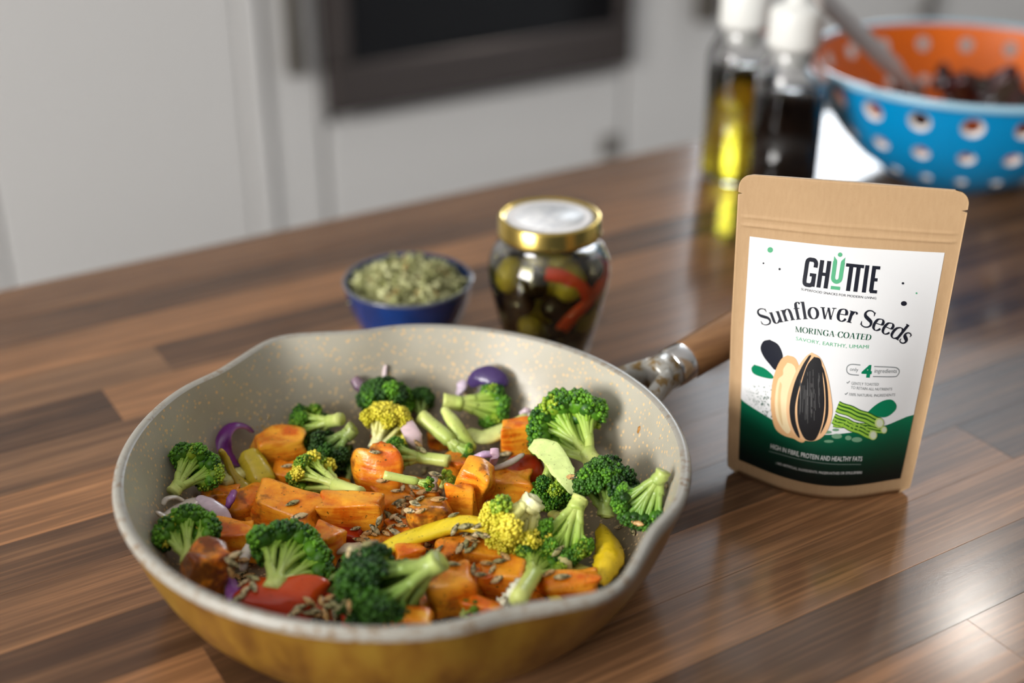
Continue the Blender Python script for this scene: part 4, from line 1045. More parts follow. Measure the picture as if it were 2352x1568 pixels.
    for (x0, y0, x1, y1, wd, ly) in ((1040, 800, 1480, 860, 70, 1), (1040, 760, 1385, 905, 92, 2), (1075, 655, 1440, 800, 100, 4)):
        d = np.array((x1 - x0, y1 - y0), float); L_ = np.linalg.norm(d); d /= L_; nn_ = np.array((-d[1], d[0]))
        def strip(o0, o1, m, layer):
            pts = []
            for k in range(13): pts.append(np.array((x0, y0)) + d * L_ * k / 12 + nn_ * (o0 * wd + 4 * math.sin(k * 1.3)))
            for k in range(12, -1, -1): pts.append(np.array((x0, y0)) + d * L_ * k / 12 + nn_ * (o1 * wd + 4 * math.sin(k * 1.3 + .4)))
            shape('pod_print', A2, [tuple(p) for p in pts], m, layer, False, 4)
        strip(-.5, .5, pods[1], ly); strip(-.42, -.26, pods[0], ly + 1); strip(-.12, .06, pods[0], ly + 1); strip(.2, .42, pods[0], ly + 1)
        decal('pod_end_print', [fan(ell(x1, y1, wd * .40, wd * .46, A2), 0)], flat('ink_pod_pale', (.50, .62, .22)), ly + 2)
        decal('pod_end_print', [fan(ell(x1 + 3, y1, wd * .28, wd * .33, A2), 0)], flat('ink_pod_core', (.62, .68, .52)), ly + 3)
    lf = flat('ink_leaf_pale', (.16, .32, .20))
    for (x, y, rx, ry) in ((1070, 915, 46, 22), (1245, 945, 46, 22), (1170, 930, 28, 20), (985, 880, 40, 14), (1000, 960, 42, 12), (1060, 860, 30, 12)): decal('leaf_print', [fan(ell(x, y, rx, ry, A2), 0)], lf, 3)
    # ---- logo: condensed capitals
    g0, g1, g2, g3 = uv(*A1(765, 1040)), uv(*A1(1418, 1115)), uv(*A1(800, 805)), uv(*A1(1450, 878))
    def lg(x, y):
        b = np.array(g0) * (1 - x) + np.array(g1) * x; t_ = np.array(g2) * (1 - x) + np.array(g3) * x; return tuple(b * (1 - y) + t_ * y)
    lw = .054; asp = 2.85 * .98    # logo width / height
    def lstroke(pts, wd=lw, n=5):
        q = np.array(dense(pts, n)) if n else np.array(pts); q = q * np.array((asp, 1.0)); s_ = stroke2([tuple(x) for x in q], wd * asp); return ([lg(x / asp, y) for x, y in s_[0]], s_[1])
    def lbar(x0, x1, y0, y1): return ([lg(x0, y0), lg(x1, y0), lg(x1, y1), lg(x0, y1)], [(0, 1, 2, 3)])
    bw = lw; hb_ = bw * asp * .88
    blk = [lstroke(bez([(.146, .70), (.146, .86), (.120, .955), (.085, .965), (.048, .955), (.027, .86), (.027, .5), (.027, .14), (.048, .045), (.080, .035), (.118, .05), (.140, .16), (.143, .40)], 40), n=0), lbar(.085, .170, .36, .48), lbar(.116, .170, 0, .46),
           lbar(.195, .249, 0, 1), lbar(.290, .344, 0, 1), lbar(.24, .30, .44, .56),
           lbar(.545, .785, .88, 1), lbar(.590, .644, 0, .95), lbar(.688, .742, 0, .95), lbar(.800, .854, 0, 1),
           lbar(.893, .947, .05, .95), lbar(.893, 1.0, .88, 1), lbar(.93, .985, .44, .56), lbar(.905, 1.0, 0, .12)]
    decal('logo_print', blk, BLK, 1)
    ug = [lstroke(bez([(.395, 1.02), (.397, .60), (.397, .44), (.408, .34), (.447, .285), (.486, .34), (.497, .44), (.497, .60), (.499, 1.02)], 30), n=0), fan([lg(.420, .9), lg(.418, 1.06), lg(.372, 1.20), lg(.374, .98)], 0), fan([lg(.472, .9), lg(.476, 1.06), lg(.522, 1.20), lg(.520, .98)], 0),
          fan([lg(.447 + .030 * math.cos(k * .3), 1.28 + .080 * math.sin(k * .3)) for k in range(21)], 0), lbar(.385, .51, .0, .12)]
    decal('logo_sprout_print', ug, MINT, 1)
    # ---- plain sans text from the built-in font, fitted between two photo points
    def sans(name, txt, p0, p1, hpx, m, layer=1, bold=0.0, arc=0.0):
        cu = bpy.data.curves.new('t', 'FONT'); cu.body = txt; cu.size = 1.0; cu.resolution_u = 3; cu.offset = bold
        to = bpy.data.objects.new('t', cu); me = bpy.data.meshes.new_from_object(to)
        co = np.array([v.co[:2] for v in me.vertices]); fc = [tuple(p.vertices) for p in me.polygons]
        bpy.data.objects.remove(to); bpy.data.curves.remove(cu); bpy.data.meshes.remove(me)
        x0, x1 = co[:, 0].min(), co[:, 0].max(); hcap = .73
        a, b = np.array(uv(*p0)), np.array(uv(*p1)); c_ = np.array(uv(p0[0], p0[1] - hpx)); h = c_[1] - a[1]
        pts = []
        for x, y in co:
            f = (x - x0) / (x1 - x0); q = a * (1 - f) + b * f; pts.append((q[0], q[1] + h * y / hcap - arc * 4 * f * (1 - f)))
        return decal(name, [(pts, fc)], m, layer)
    sans('tagline_print', 'SUPERFOOD SNACKS FOR MODERN LIVING', A1(757, 1085), A1(1412, 1166), 5.6, BLK)
    sans('savory_print', 'SAVORY, EARTHY, UMAMI', A2(712, 78), A2(1345, 152), 8.6, MINT)
    sans('only_print', 'only', A2(1182, 345), A2(1255, 352), 8.5, GREY)
    sans('ingredients_print', 'ingredients', A2(1397, 362), A2(1590, 364), 10, GREY)
    sans('four_print', '4', A2(1280, 396), A2(1368, 400), 27, GRN, bold=.05)
    sans('claim_print', 'GENTLY TOASTED', A2(1194, 466), A2(1433, 476), 6.8, GREY)
    sans('claim_print', 'TO RETAIN ALL NUTRIENTS', A2(1190, 502), A2(1550, 516), 6.8, GREY)
    sans('claim_print', '100% NATURAL INGREDIENTS', A2(1176, 562), A2(1576, 566), 6.8, GREY)
    for (x, y) in ((1168, 446), (1152, 545)):
        decal('check_print', [stroke2([uv(*A2(*q)) for q in dense([(x - 12, y), (x - 4, y + 8), (x + 14, y - 10)], 3)], .004)], GREY, 1)
    pill = []
    for pts in ([(1275, 296), (1200, 290), (1165, 305), (1155, 332), (1162, 360), (1190, 378), (1262, 385)], [(1395, 309), (1560, 316), (1600, 328), (1613, 352), (1600, 382), (1565, 398), (1384, 396)]):
        pill.append(stroke2([uv(*A2(*q)) for q in bez(pts, 40)], .0042))
    decal('pill_print', pill, GREY, 1)
    a_, b_ = A2(492, 1022), A2(1288, 1130)
    def curved(name, txt, pts, hpx, m, bold=0.0):
        """text along a photo polyline"""
        cu = bpy.data.curves.new('t', 'FONT'); cu.body = txt; cu.size = 1.0; cu.resolution_u = 3; cu.offset = bold
        to = bpy.data.objects.new('t', cu); me = bpy.data.meshes.new_from_object(to)
        co = np.array([v.co[:2] for v in me.vertices]); fc = [tuple(p.vertices) for p in me.polygons]
        bpy.data.objects.remove(to); bpy.data.curves.remove(cu); bpy.data.meshes.remove(me)
        base = np.array([uv(*q) for q in bez(pts, 25)]); h = abs(uv(pts[0][0], pts[0][1] - hpx)[1] - uv(*pts[0])[1])
        sl = np.concatenate([[0], np.cumsum(np.linalg.norm(np.diff(base, axis=0), axis=1))]); sl /= sl[-1]
        x0, x1 = co[:, 0].min(), co[:, 0].max(); out = []
        for x, y in co:
            f = (x - x0) / (x1 - x0); out.append((np.interp(f, sl, base[:, 0]), np.interp(f, sl, base[:, 1]) + h * y / .73))
        return decal(name, [(out, fc)], m, 2)
    curved('claim_print', 'HIGH IN FIBRE, PROTEIN AND HEALTHY FATS', [A2(492, 1020), A2(750, 1094), A2(1000, 1130), A2(1288, 1132)], 11.5, WHT, .004)
    curved('claim_print', 'NO ARTIFICIAL INGREDIENTS, PRESERVATIVES OR EMULSIFIERS', [A2(552, 1162), A2(760, 1218), A2(1000, 1248), A2(1288, 1242)], 6.2, WHT)
    decal('rule_print', [stroke2([uv(*q) for q in bez([A2(480, 1046), A2(750, 1118), A2(1000, 1156), A2(1282, 1162)], 30)], .0022), stroke2([uv(*A2(541, 1140)), uv(*A2(540, 1150)), uv(*A2(539, 1160))], .003)], flat('ink_pale_rule', (.25, .32, .29)), 2)
    # ---- serif lettering drawn with a broad pen: thick uprights, thin horizontals
    TK, TN = .132, .036
    def pen(pts, n=26, wfun=None):
        p = spline(pts, n) if len(pts) > 2 else np.array(dense(pts, 6)); T = np.gradient(p, axis=0); T /= np.linalg.norm(T, axis=1)[:, None] + 1e-9
        w_ = TN + (TK - TN) * np.abs(T[:, 1]) ** 1.6 if wfun is None else np.array([wfun(i / (len(p) - 1)) for i in range(len(p))])
        return stroke2([tuple(x) for x in p], w_)
    def vs(x, y0, y1, w_=TK): return ([(x - w_ / 2, y0), (x + w_ / 2, y0), (x + w_ / 2, y1), (x - w_ / 2, y1)], [(0, 1, 2, 3)])
    def hs(x0, x1, y, w_=TN): return ([(x0, y - w_ / 2), (x1, y - w_ / 2), (x1, y + w_ / 2), (x0, y + w_ / 2)], [(0, 1, 2, 3)])
    def dg(a, b, w_): 
        h_ = w_ / 2; return ([(a[0] - h_, a[1]), (a[0] + h_, a[1]), (b[0] + h_, b[1]), (b[0] - h_, b[1])], [(0, 1, 2, 3)])
    def ball(x, y, r): return ([(x + r * math.cos(k * .5236), y + r * math.sin(k * .5236)) for k in range(12)], [tuple(range(12))])
    def ring(cx, cy, rx, ry): return pen([(cx + rx * math.cos(a), cy + ry * math.sin(a)) for a in np.linspace(.5 * math.pi, 2.5 * math.pi, 25)], 60)
    def Sg(w0, h0):
        f = lambda x, y: (x * w0, y * h0)
        pts = [f(.86, .80), f(.78, .93), f(.52, 1.0), f(.24, .94), f(.12, .77), f(.22, .61), f(.50, .50), f(.80, .38), f(.90, .21), f(.78, .05), f(.48, -.01), f(.20, .05), f(.09, .22)]
        return [pen(pts, 60, lambda t: TN * 1.1 + (TK * 1.08 - TN) * math.exp(-((t - .5) / .22) ** 2)), dg(f(.86, .74), f(.86, .97), .03), dg(f(.10, .05), f(.10, .27), .03)]
    xh = .50
    GL = {
        'S': (.58, Sg(.56, .72)), 's': (.40, Sg(.38, xh)),
        'u': (.60, [vs(.13, .10, xh), hs(.03, .13, xh - .015), pen([(.13, .2), (.14, .06), (.22, -.005), (.33, .03), (.43, .13)], 24), vs(.46, 0, xh), hs(.36, .46, xh - .015), hs(.46, .57, .015)]),
        'n': (.60, [vs(.14, 0, xh), hs(.03, .14, xh - .015), hs(.04, .25, .015), pen([(.16, .36), (.24, .46), (.34, .505), (.42, .47), (.455, .36), (.46, .2), (.46, .02)], 34), hs(.36, .57, .015)]),
        'f': (.36, [vs(.16, 0, .60), pen([(.16, .55), (.18, .68), (.25, .745), (.34, .74)], 20), ball(.345, .70, .045), hs(.04, .32, xh - .015), hs(.05, .28, .015)]),
        'l': (.30, [vs(.15, 0, .76), hs(.04, .15, .745), hs(.05, .26, .015)]),
        'o': (.55, [ring(.27, xh / 2, .195, xh / 2 - .005)]),
        'w': (.76, [dg((.12, xh), (.25, 0), .095), dg((.25, 0), (.385, xh), .035), dg((.385, xh), (.515, 0), .095), dg((.515, 0), (.64, xh), .035), hs(.02, .22, xh - .015), hs(.55, .74, xh - .015)]),
        'e': (.50, [pen([(.43, .28), (.42, .41), (.34, .50), (.24, .505), (.12, .44), (.075, .25), (.12, .07), (.25, -.01), (.36, .03), (.44, .12)], 50), hs(.08, .44, .28)]),
        'r': (.44, [vs(.14, 0, xh), hs(.03, .14, xh - .015), hs(.04, .26, .015), pen([(.16, .34), (.22, .45), (.30, .49), (.36, .47)], 18), ball(.365, .44, .048)]),
        'd': (.60, [vs(.46, 0, .76), hs(.35, .46, .745), hs(.46, .57, .015), pen([(.46, .40), (.36, .495), (.25, .505), (.12, .42), (.075, .25), (.12, .07), (.25, -.01), (.36, .02), (.46, .12)], 46)]),
        ' ': (.24, []), '-': (.34, [hs(.05, .29, .28, .03)]),
        'M': (.86, [vs(.14, 0, .72, .04), dg((.14, .72), (.42, 0), .11), dg((.42, 0), (.68, .72), .035), vs(.70, 0, .72), hs(.04, .24, .015), hs(.04, .16, .705), hs(.58, .82, .015), hs(.68, .80, .705)]),
        'O': (.74, [ring(.37, .36, .28, .36)]), 'I': (.34, [vs(.17, 0, .72), hs(.05, .29, .015), hs(.05, .29, .705)]),
        'R': (.66, [vs(.16, 0, .72), hs(.05, .28, .015), hs(.05, .3, .705), pen([(.18, .70), (.38, .70), (.48, .62), (.49, .53), (.40, .40), (.18, .37)], 36), dg((.30, .38), (.54, 0), .10), hs(.5, .64, .015)]),
        'N': (.76, [vs(.14, 0, .72, .04), dg((.16, .72), (.58, 0), .12), vs(.60, 0, .72, .04), hs(.04, .24, .015), hs(.04, .18, .705), hs(.50, .70, .705)]),
        'G': (.72, [pen([(.60, .56), (.52, .69), (.38, .73), (.18, .64), (.09, .36), (.18, .08), (.38, -.01), (.52, .03), (.58, .10)], 50), vs(.585, .04, .32), hs(.46, .68, .31), vs(.60, .52, .70, .03)]),
        'A': (.70, [dg((.10, 0), (.34, .72), .035), dg((.36, .72), (.58, 0), .12), hs(.20, .50, .24), hs(.02, .20, .015), hs(.46, .70, .015)]),
        'C': (.68, [pen([(.60, .54), (.52, .69), (.38, .73), (.18, .64), (.09, .36), (.18, .08), (.38, -.01), (.52, .04), (.61, .17)], 50), vs(.60, .52, .70, .03)]),
        'T': (.62, [vs(.31, 0, .72), hs(.05, .57, .705), vs(.06, .54, .72, .03), vs(.56, .54, .72, .03), hs(.19, .43, .015)]),
        'E': (.58, [vs(.16, 0, .72), hs(.05, .50, .705), hs(.05, .52, .015), hs(.16, .40, .37), vs(.49, .56, .72, .03), vs(.51, 0, .18, .03), vs(.40, .29, .45, .03)]),
        'D': (.72, [vs(.16, 0, .72), hs(.05, .30, .705), hs(.05, .30, .015), pen([(.18, .70), (.38, .69), (.56, .58), (.62, .36), (.56, .14), (.38, .03), (.18, .015)], 50)]),
    }
    def serif(name, txt, pts, hpx, m, caps=.72):
        base = np.array([uv(*q) for q in bez(pts, 60)]); met = base * np.array((W_, H_))     # metres on the label
        sl = np.concatenate([[0], np.cumsum(np.linalg.norm(np.diff(met, axis=0), axis=1))])
        TIGHT = .03 if caps == .72 and txt[0] == 'S' else .02; tot = sum(GL[c_][0] - TIGHT for c_ in txt); k = sl[-1] / tot
        h = abs(uv(pts[0][0], pts[0][1] - hpx)[1] - uv(*pts[0])[1]) * H_ / caps
        pol = []; x = 0.0
        for ch in txt:
            adv, prims = GL[ch]; xc = (x + adv / 2 - .03) * k
            cx, cy = np.interp(xc, sl, met[:, 0]), np.interp(xc, sl, met[:, 1])
            e = .25 * adv * k + 1e-6
            tx = np.interp(xc + e, sl, met[:, 0]) - np.interp(xc - e, sl, met[:, 0]); ty = np.interp(xc + e, sl, met[:, 1]) - np.interp(xc - e, sl, met[:, 1]); l_ = math.hypot(tx, ty); tx /= l_; ty /= l_
            for p_, f_ in prims:
                out = []
                for (gx, gy) in p_:
                    a, b = (gx - adv / 2) * k, gy * h
                    out.append(((cx + a * tx - b * ty) / W_, (cy + a * ty + b * tx) / H_))
                pol.append((out, f_))
            x += adv - TIGHT
        return decal(name, pol, m, 2)
    serif('title_print', 'Sunflower Seeds', [A1(418, 1392), A1(560, 1370), A1(700, 1345), A1(850, 1336), A1(1000, 1340), A1(1150, 1362), A1(1290, 1398), A1(1430, 1442), A1(1560, 1500), A1(1660, 1560)], 36, BLK)
    serif('moringa_print', 'MORINGA-COATED', [A1(706, 1448), A1(1030, 1490), A1(1366, 1523)], 13, DGR)
    return root
pouch()

# ------------------------------------------------------------------ blue bowl of dried herbs
def herb_bowl():
    c = PW(-.0701, .829); r = empty('herb_bowl', c); tag(r, 'small dark blue glazed bowl holding dried green leaves behind the pan', 'bowl')
    gm = mat('cobalt_glaze', (.005, .015, .12), .10, .6, coat=.5); t = NT(gm); o = t.obj()
    t.l(t.ramp(t.noise(o, 55, 3), [(.35, (.003, .022, .11)), (.7, (.002, .036, .19))]), t.b.inputs['Base Color'])
    lathe('outer_wall', [(.0, .0), (.026, .0), (.0285, .002), (.0355, .012), (.0405, .025), (.0436, .0395)], gm, r, 72)
    rim = mat('rim_glaze', (.10, .11, .14), .12, .6, coat=.5)
    lathe('rim', [(.0436, .0395), (.0441, .0408), (.0433, .0418), (.0419, .0412)], rim, r, 72)
    lathe('inner_wall', [(.0419, .0412), (.0392, .027), (.033, .013), (.0, .006)], gm, r, 72)
    rnd = random.Random(4); nr = np.random.RandomState(4); V, T, C = [], [], []; k = 0
    def mound(x, y):
        rr = math.hypot(x, y) / .040; return .0322 + .0165 * (max(0, 1 - rr ** 2.0)) + .0022 * math.sin(x * 260 + 1) * math.cos(y * 230)
    # leaf heap core
    n = 30
    for i in range(n + 1):
        for j in range(n + 1):
            a = (i / n * 2 - 1); b = (j / n * 2 - 1)
            x = a * math.sqrt(1 - b * b / 2) * .0392; y = b * math.sqrt(1 - a * a / 2) * .0392
            V.append((x, y, mound(x, y) - .0022)); C.append((.38, .38, .18)); k += 1
    for i in range(n):
        for j in range(n):
            a = i * (n + 1) + j; T += [(a, a + n + 1, a + n + 2), (a, a + n + 2, a + 1)]
    for _ in range(1150):
        a = rnd.uniform(0, 6.283); rr = .0375 * math.sqrt(rnd.random()); x, y = rr * math.cos(a), rr * math.sin(a)
        L, Wd = rnd.uniform(.0028, .0070), rnd.uniform(.0012, .0027)
        m3 = Matrix.Rotation(rnd.uniform(0, 6.28), 3, 'Z') @ Matrix.Rotation(rnd.gauss(0, .6), 3, 'Y') @ Matrix.Rotation(rnd.gauss(0, .7), 3, 'X')
        q = [(-L, 0, 0), (-L * .3, Wd, .0003), (L * .4, Wd * .8, .0005), (L, 0, -.0002), (L * .4, -Wd * .8, .0005), (-L * .3, -Wd, .0003), (0, 0, -.0005)]
        z = mound(x, y) + rnd.uniform(-.0005, .0024)
        for p in q: V.append(tuple(m3 @ Vector(p) + Vector((x, y, z))))
        g = rnd.random(); cc = np.array((.30, .31, .12)) * (1 - g) + np.array((.60, .60, .33)) * g
        if rnd.random() < .05: cc = np.array((.55, .38, .16))
        C += [cc] * 7; T += [(k + 6, k + i, k + (i + 1) % 6) for i in range(6)]; k += 7
    o = np_obj('dried_herb_leaves', V, T, attr_mat('dried_leaf', .6, .3), None, np.clip(np.array(C), 0, 1), False, tuple(c))
    tag(o, 'heap of crushed dried green leaves in the blue bowl', 'dried leaves', kind='stuff')
herb_bowl()

# ------------------------------------------------------------------ jar of antipasti
def glass(name, c=(1, 1, 1), rough=0.0, ior=1.5): return mat(name, c, rough, .5, trans=1.0, ior=ior)
def jar():
    c = PW(.0240, .803); r = empty('antipasti_jar', c); tag(r, 'squat glass jar of marinated olives and peppers with gold lid', 'jar')
    outp = [(.0, .0), (.0255, .0), (.0275, .0015), (.0310, .018), (.0355, .036), (.0390, .052), (.0398, .060), (.0388, .068), (.0355, .0755), (.0315, .0800), (.0303, .0830), (.0303, .0900)]
    inp = [(.0285, .0900), (.0285, .0825), (.0300, .0792), (.0338, .0740), (.0368, .0672), (.0378, .060), (.0370, .0525), (.0335, .0365), (.0290, .019), (.0255, .005), (.0240, .0035), (.0, .0035)]
    lathe('glass_wall', outp + inp, glass('jar_glass'), r, 72)
    oil = mat('marinade_oil', (.93, .86, .45), .0, .5, trans=1.0, ior=1.40)
    lathe('marinade', [(.0, .0032), (.0243, .0032), (.0258, .0048), (.0293, .0190), (.0338, .0365), (.0373, .0525), (.0381, .060), (.0371, .0672), (.0341, .0740), (.0338, .0742), (.0, .0742)], oil, r, 72)
    gold = mat('gold_lid', (.62, .45, .12), .22, metal=1.0)
    lid = lathe('lid', [(.0, .0960), (.0290, .0960), (.0298, .0966), (.0305, .0975), (.0322, .0975), (.0330, .0965), (.0332, .0870), (.0336, .0860), (.0330, .0850), (.0318, .0850), (.0316, .0940), (.0, .0945)], gold, r, 72)
    sm_ = mat('lid_sticker', (.78, .79, .80), .4); t = NT(sm_); n = t.noise(t.mapping(t.obj(), (180, 420, 100)), 1.0, 2)
    t.l(t.ramp(n, [(.45, (.80, .81, .82)), (.62, (.58, .60, .64))]), t.b.inputs['Base Color'])
    lathe('lid_sticker', [(.0, .0964), (.0285, .0964), (.0285, .0960)], sm_, lid, 56)
    ring_ = mat('sticker_print', (.70, .35, .34), .5)
    lathe('sticker_ring', [(.0225, .09645), (.0265, .09645)], mat('sticker_pale_ring', (.82, .80, .80), .4), lid, 56)
    rnd = random.Random(8); olive = [mat('black_olive', (.012, .009, .008), .25), mat('green_olive', (.42, .36, .03), .25), mat('feta_cube', (.75, .62, .12), .4)]
    fwd = (Vector((0, 0, CAM_H)) - c); fwd.z = 0; fwd.normalize(); sd = Vector((-fwd.y, fwd.x, 0))   # towards viewer, to the viewer's right
    def at(a, rr, z): return fwd * (rr * math.cos(a)) + sd * (rr * math.sin(a)) + Vector((0, 0, z))
    bv, bt = ico(3)
    spots = []
    for z, rr, n_, off in ((.014, .016, 6, 0), (.030, .020, 7, .4), (.046, .0245, 8, .1), (.060, .0255, 8, .5), (.038, .006, 3, 0), (.056, .008, 3, 1)):
        for k in range(n_): spots.append((2 * math.pi * k / n_ + off, rr, z))
    for i, (a, rr, z) in enumerate(spots):
        p = at(a, rr, z); kind = rnd.choice((0, 0, 0, 1, 1, 2, 1)); s = rnd.uniform(.0070, .0088)
        if kind == 2:
            V = bv / (np.abs(bv) ** 6).sum(1)[:, None] ** (1 / 6) * s * .95
        else: V = bv * s * np.array((1, 1, 1.18))
        ro = np.array(Matrix.Rotation(rnd.uniform(0, 6), 3, 'Z') @ Matrix.Rotation(rnd.uniform(-1, 1), 3, 'X')); V = V @ ro.T
        nm = ('black_olive', 'green_olive', 'cheese_cube')[kind]
        o = np_obj(nm, V, bt, olive[kind], None, loc=tuple(c + p))
        tag(o, ('dark olive in oil inside the gold-lidded jar', 'green olive in oil inside the gold-lidded jar', 'yellow cheese cube in oil inside the gold-lidded jar')[kind], ('olive', 'olive', 'cheese')[kind], ('dark olives in the jar', 'green olives in the jar', 'cheese cubes in the jar')[kind])
    red = mat('red_pepper_flesh', (.80, .07, .015), .25)
    for lab, pts in (('red pepper strip arching up to the shoulder inside the jar', [(-.06, .0305, .0700), (.30, .0330, .0680), (.62, .0345, .0600), (.80, .0345, .0520)]), ('long red pepper strip slanting along the jar wall', [(.30, .0265, .030), (.50, .0305, .040), (.85, .0335, .050), (1.25, .0340, .058), (1.5, .0325, .066)])):
        pts = [at(a, rr - .0005, z) for a, rr, z in pts]; pth = spline([tuple(p) for p in pts], 24)
        V, Fc, A = ribbon_data(pth, .0044, .0016, up=tuple(fwd), nseg=12)
        b = pth.mean(0); o = mesh_obj('red_pepper_strip', V - b, Fc, red, None, True, None, tuple(c + Vector(b))); tag(o, lab, 'pepper')
jar()

# ------------------------------------------------------------------ oil and vinegar bottles
def bottle(fw, rt, rad, fill, liquid, label, liqlabel, hgt=.19):
    c = PW(rt, fw); r = empty('cruet_bottle', c); tag(r, label, 'bottle')
    k = rad
    outp = [(0, 0), (k - .003, 0), (k, .003), (k, .108), (k * .97, .113), (k * .86, .120), (k * .74, .126), (k * .69, .132), (k * .68, .150), (k * .72, .153), (k * .72, .158), (k * .66, .158)]
    inp = [(k * .58, .158), (k * .58, .131), (k * .64, .1245), (k * .77, .1180), (k * .89, .1115), (k - .0022, .106), (k - .0022, .008), (k - .005, .0055), (0, .0055)]
    lathe('glass_body', outp + inp, glass('bottle_glass'), r, 64)
    kk = k - .0018
    lathe('liquid', [(0, .0050), (kk - .003, .0050), (kk, .0080), (kk, fill), (0, fill)], liquid, r, 64)
    st = mat('pourer_plastic', (.80, .81, .78), .35); 
    lathe('stopper', [(0, .118), (k * .44, .118), (k * .56, .126), (k * .572, .134), (k * .72, .1345), (k * .745, .138), (k * .74, .160), (k * .70, .165), (k * .50, .168), (k * .30, .171), (k * .24, .190), (0, .191)], st, r, 40)
    return r
oil_m = mat('olive_oil', (.95, .82, .06), .0, .5, trans=1.0, ior=1.40)
vin_m = mat('dark_vinegar', (.004, .003, .003), .03, .5)
bottle(1.142, .1975, .0290, .1015, oil_m, 'clear glass cruet filled with yellow-green olive oil', '')
bottle(1.075, .2270, .0292, .0985, vin_m, 'clear glass cruet filled with black vinegar beside the oil', '')

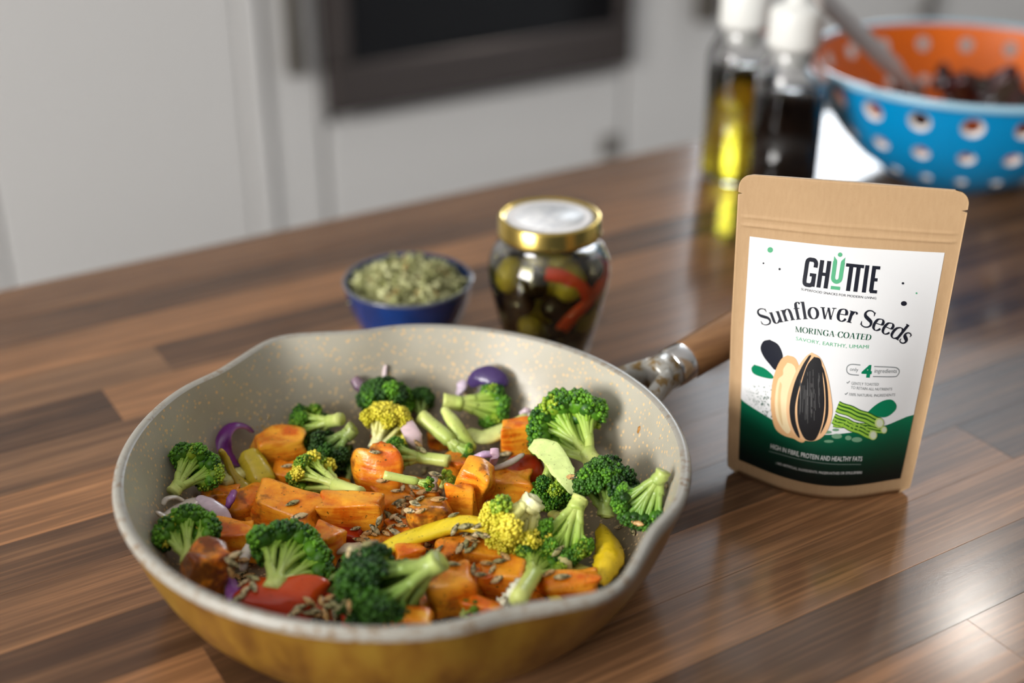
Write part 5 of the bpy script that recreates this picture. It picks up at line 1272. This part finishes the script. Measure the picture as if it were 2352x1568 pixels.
# ------------------------------------------------------------------ colander
def colander():
    c = PW(.397, 1.146); r = empty('colander', c); tag(r, 'bright blue plastic colander bowl with orange inside and round holes', 'colander')
    blue = mat('blue_plastic', (.0, .29, .64), .30, .5); orange = mat('orange_plastic', (.80, .16, .004), .35, .5); white = mat('white_plastic', (.72, .68, .66), .4); rimm = mat('rim_plastic', (.30, .52, .66), .25)
    outp = [(.0, .006), (.030, .006), (.036, .0), (.046, .0), (.050, .004), (.072, .0120), (.090, .0245), (.105, .0400), (.117, .0560), (.126, .0720), (.133, .0870), (.1385, .1010)]
    inp = [(.1355, .1015), (.1300, .0880), (.1228, .0735), (.1136, .0578), (.1016, .0424), (.0868, .0275), (.0700, .0155), (.050, .0085), (.0, .0085)]
    az0 = math.atan2(-FWD.y, -FWD.x)
    # hole cutters, wider outside than inside
    cv, cf = [], []
    rows = ((.083, .1313, .0122, 58), (.0525, .1146, .0094, 45), (.0240, .0894, .0062, 38))
    for z, rr, hr_, el in rows:
        for q in range(20):
            a = az0 + R(-15.6 + 18 * q); nd = Vector((math.cos(a), math.sin(a), -math.tan(R(90 - el)) * .55)).normalized()
            p = Vector((rr * math.cos(a), rr * math.sin(a), z)); x = Vector((-math.sin(a), math.cos(a), 0)); y = nd.cross(x)
            k = len(cv); n = 18
            for t_, sc in ((.0030, 1.10), (-.0035, .50), (-.009, .45)):
                for g in range(n):
                    gg = 2 * math.pi * g / n; cv.append(p + nd * t_ + (x * math.cos(gg) + y * math.sin(gg)) * hr_ * sc)
            for i in range(2):
                for g in range(n): cf.append((k + i * n + g, k + i * n + (g + 1) % n, k + (i + 1) * n + (g + 1) % n, k + (i + 1) * n + g))
            cf.append(tuple(k + g for g in range(n))[::-1]); cf.append(tuple(k + 2 * n + g for g in range(n)))
    cut = mesh_obj('cutter', cv, cf, white)
    bm = bmesh.new(); bm.from_mesh(cut.data); bmesh.ops.recalc_face_normals(bm, faces=bm.faces); bm.to_mesh(cut.data); bm.free()
    V, Fc = lathe_data(outp + inp, 80); body = mesh_obj('bowl_shell', V, Fc, [blue, orange, white], None, True)
    me = body.data; n0 = (len(outp) - 1) * 80
    mi = [0 if i < n0 else 1 for i in range(len(Fc))]; me.polygons.foreach_set('material_index', mi)
    bm = bmesh.new(); bm.from_mesh(me); bmesh.ops.remove_doubles(bm, verts=bm.verts, dist=1e-6); bmesh.ops.recalc_face_normals(bm, faces=bm.faces); bm.to_mesh(me); bm.free()
    md = body.modifiers.new('holes', 'BOOLEAN'); md.object = cut; md.operation = 'DIFFERENCE'; md.solver = 'EXACT'
    try: md.material_mode = 'TRANSFER'
    except Exception: pass
    bpy.context.view_layer.update()
    nm = bpy.data.meshes.new_from_object(body.evaluated_get(bpy.context.evaluated_depsgraph_get()))
    body.modifiers.clear(); body.data = nm; bpy.data.objects.remove(cut)
    body.data.polygons.foreach_set('use_smooth', [False] * len(body.data.polygons))
    # smooth only the big curved skins
    at_ = [len(p.vertices) >= 3 for p in body.data.polygons]
    body.data.polygons.foreach_set('use_smooth', at_)
    try: body.data.set_sharp_from_angle(angle=R(35))
    except Exception: pass
    body.parent = r
    lathe('rim', [(.1355, .1015), (.1350, .1035), (.1375, .1050), (.1410, .1045), (.1425, .1020), (.1415, .0995), (.1385, .1000)], rimm, r, 96)
    # salad leaves inside
    rnd = random.Random(21); lm = attr_mat('dark_salad_leaf', .35, .5, bumps=(90, .5))
    for i in range(9):
        ring6 = i < 6; a = 2 * math.pi * i / 6 if ring6 else 2 * math.pi * i / 3 + .4; rr = .062 if ring6 else .024; nr = np.random.RandomState(i + 50); n = 14; V = []; C = []
        L, Wd = (rnd.uniform(.027, .030), rnd.uniform(.017, .021)) if ring6 else (.022, .017)
        for p in range(n + 1):
            for q in range(n + 1):
                t_ = p / n; s = q / n * 2 - 1; wd = Wd * math.sin(math.pi * min(1, t_ * .92 + .06)) ** .7
                V.append(((t_ - .5) * 2 * L, s * wd, .010 * math.sin(t_ * 7 + i) * s * s + .006 * math.sin(s * 9 + t_ * 6) * abs(s) + .012 * t_ * t_))
                f = abs(s); C.append(np.array((.045, .008, .012)) * f + np.array((.030, .020, .006)) * (1 - f))
        Fc = [(p * (n + 1) + q, p * (n + 1) + q + 1, (p + 1) * (n + 1) + q + 1, (p + 1) * (n + 1) + q) for p in range(n) for q in range(n)]
        o = mesh_obj('salad_leaf', V, Fc, lm, None, True, C, tuple(c + RIGHT * .010 + Vector((rr * math.cos(a), rr * math.sin(a), .050 + .006 * rnd.random() + (.020 if rr < .05 else 0)))))
        o.rotation_euler = (rnd.uniform(-.5, .3), rnd.uniform(-.5, .1), a + math.pi / 2 + rnd.uniform(-.2, .2)); md = o.modifiers.new('t', 'SOLIDIFY'); md.thickness = .0012
        tag(o, 'dark reddish salad leaf tossed inside the blue and orange colander', 'leaf', 'salad leaves in the colander')
    # grey serving spoon leaning over the rim towards the bottles
    sp = empty('serving_spoon', c); tag(sp, 'grey plastic spoon leaning out of the colander over its rim', 'spoon')
    gm = mat('grey_nylon', (.33, .30, .285), .4)
    a, b = Vector(P(2075, 178, .092)) - c, None
    d0 = ray(1872, -20); kk = 1.02 / (d0.dot(FWD)); b = CAMP + d0 * kk - c
    pth = spline([tuple(a), tuple(a * .5 + b * .5), tuple(b)], 16)
    V, Fc, A = ribbon_data(pth, np.linspace(.0180, .0140, 16), np.linspace(.0035, .0045, 16), up=(-.2, -.6, .7), nseg=14); mesh_obj('handle', V, Fc, gm, sp)
    e = (a - b).normalized(); pth = np.array([tuple(a - e * .004 + e * t) for t in np.linspace(0, .055, 14)])
    V, Fc, A = ribbon_data(pth, .022 * np.sin(np.linspace(.45, 3.0, 14)) ** .6, .0025, up=(-.2, -.6, .7), nseg=18, curl=-.25); mesh_obj('spoon_bowl', V, Fc, gm, sp)
colander()
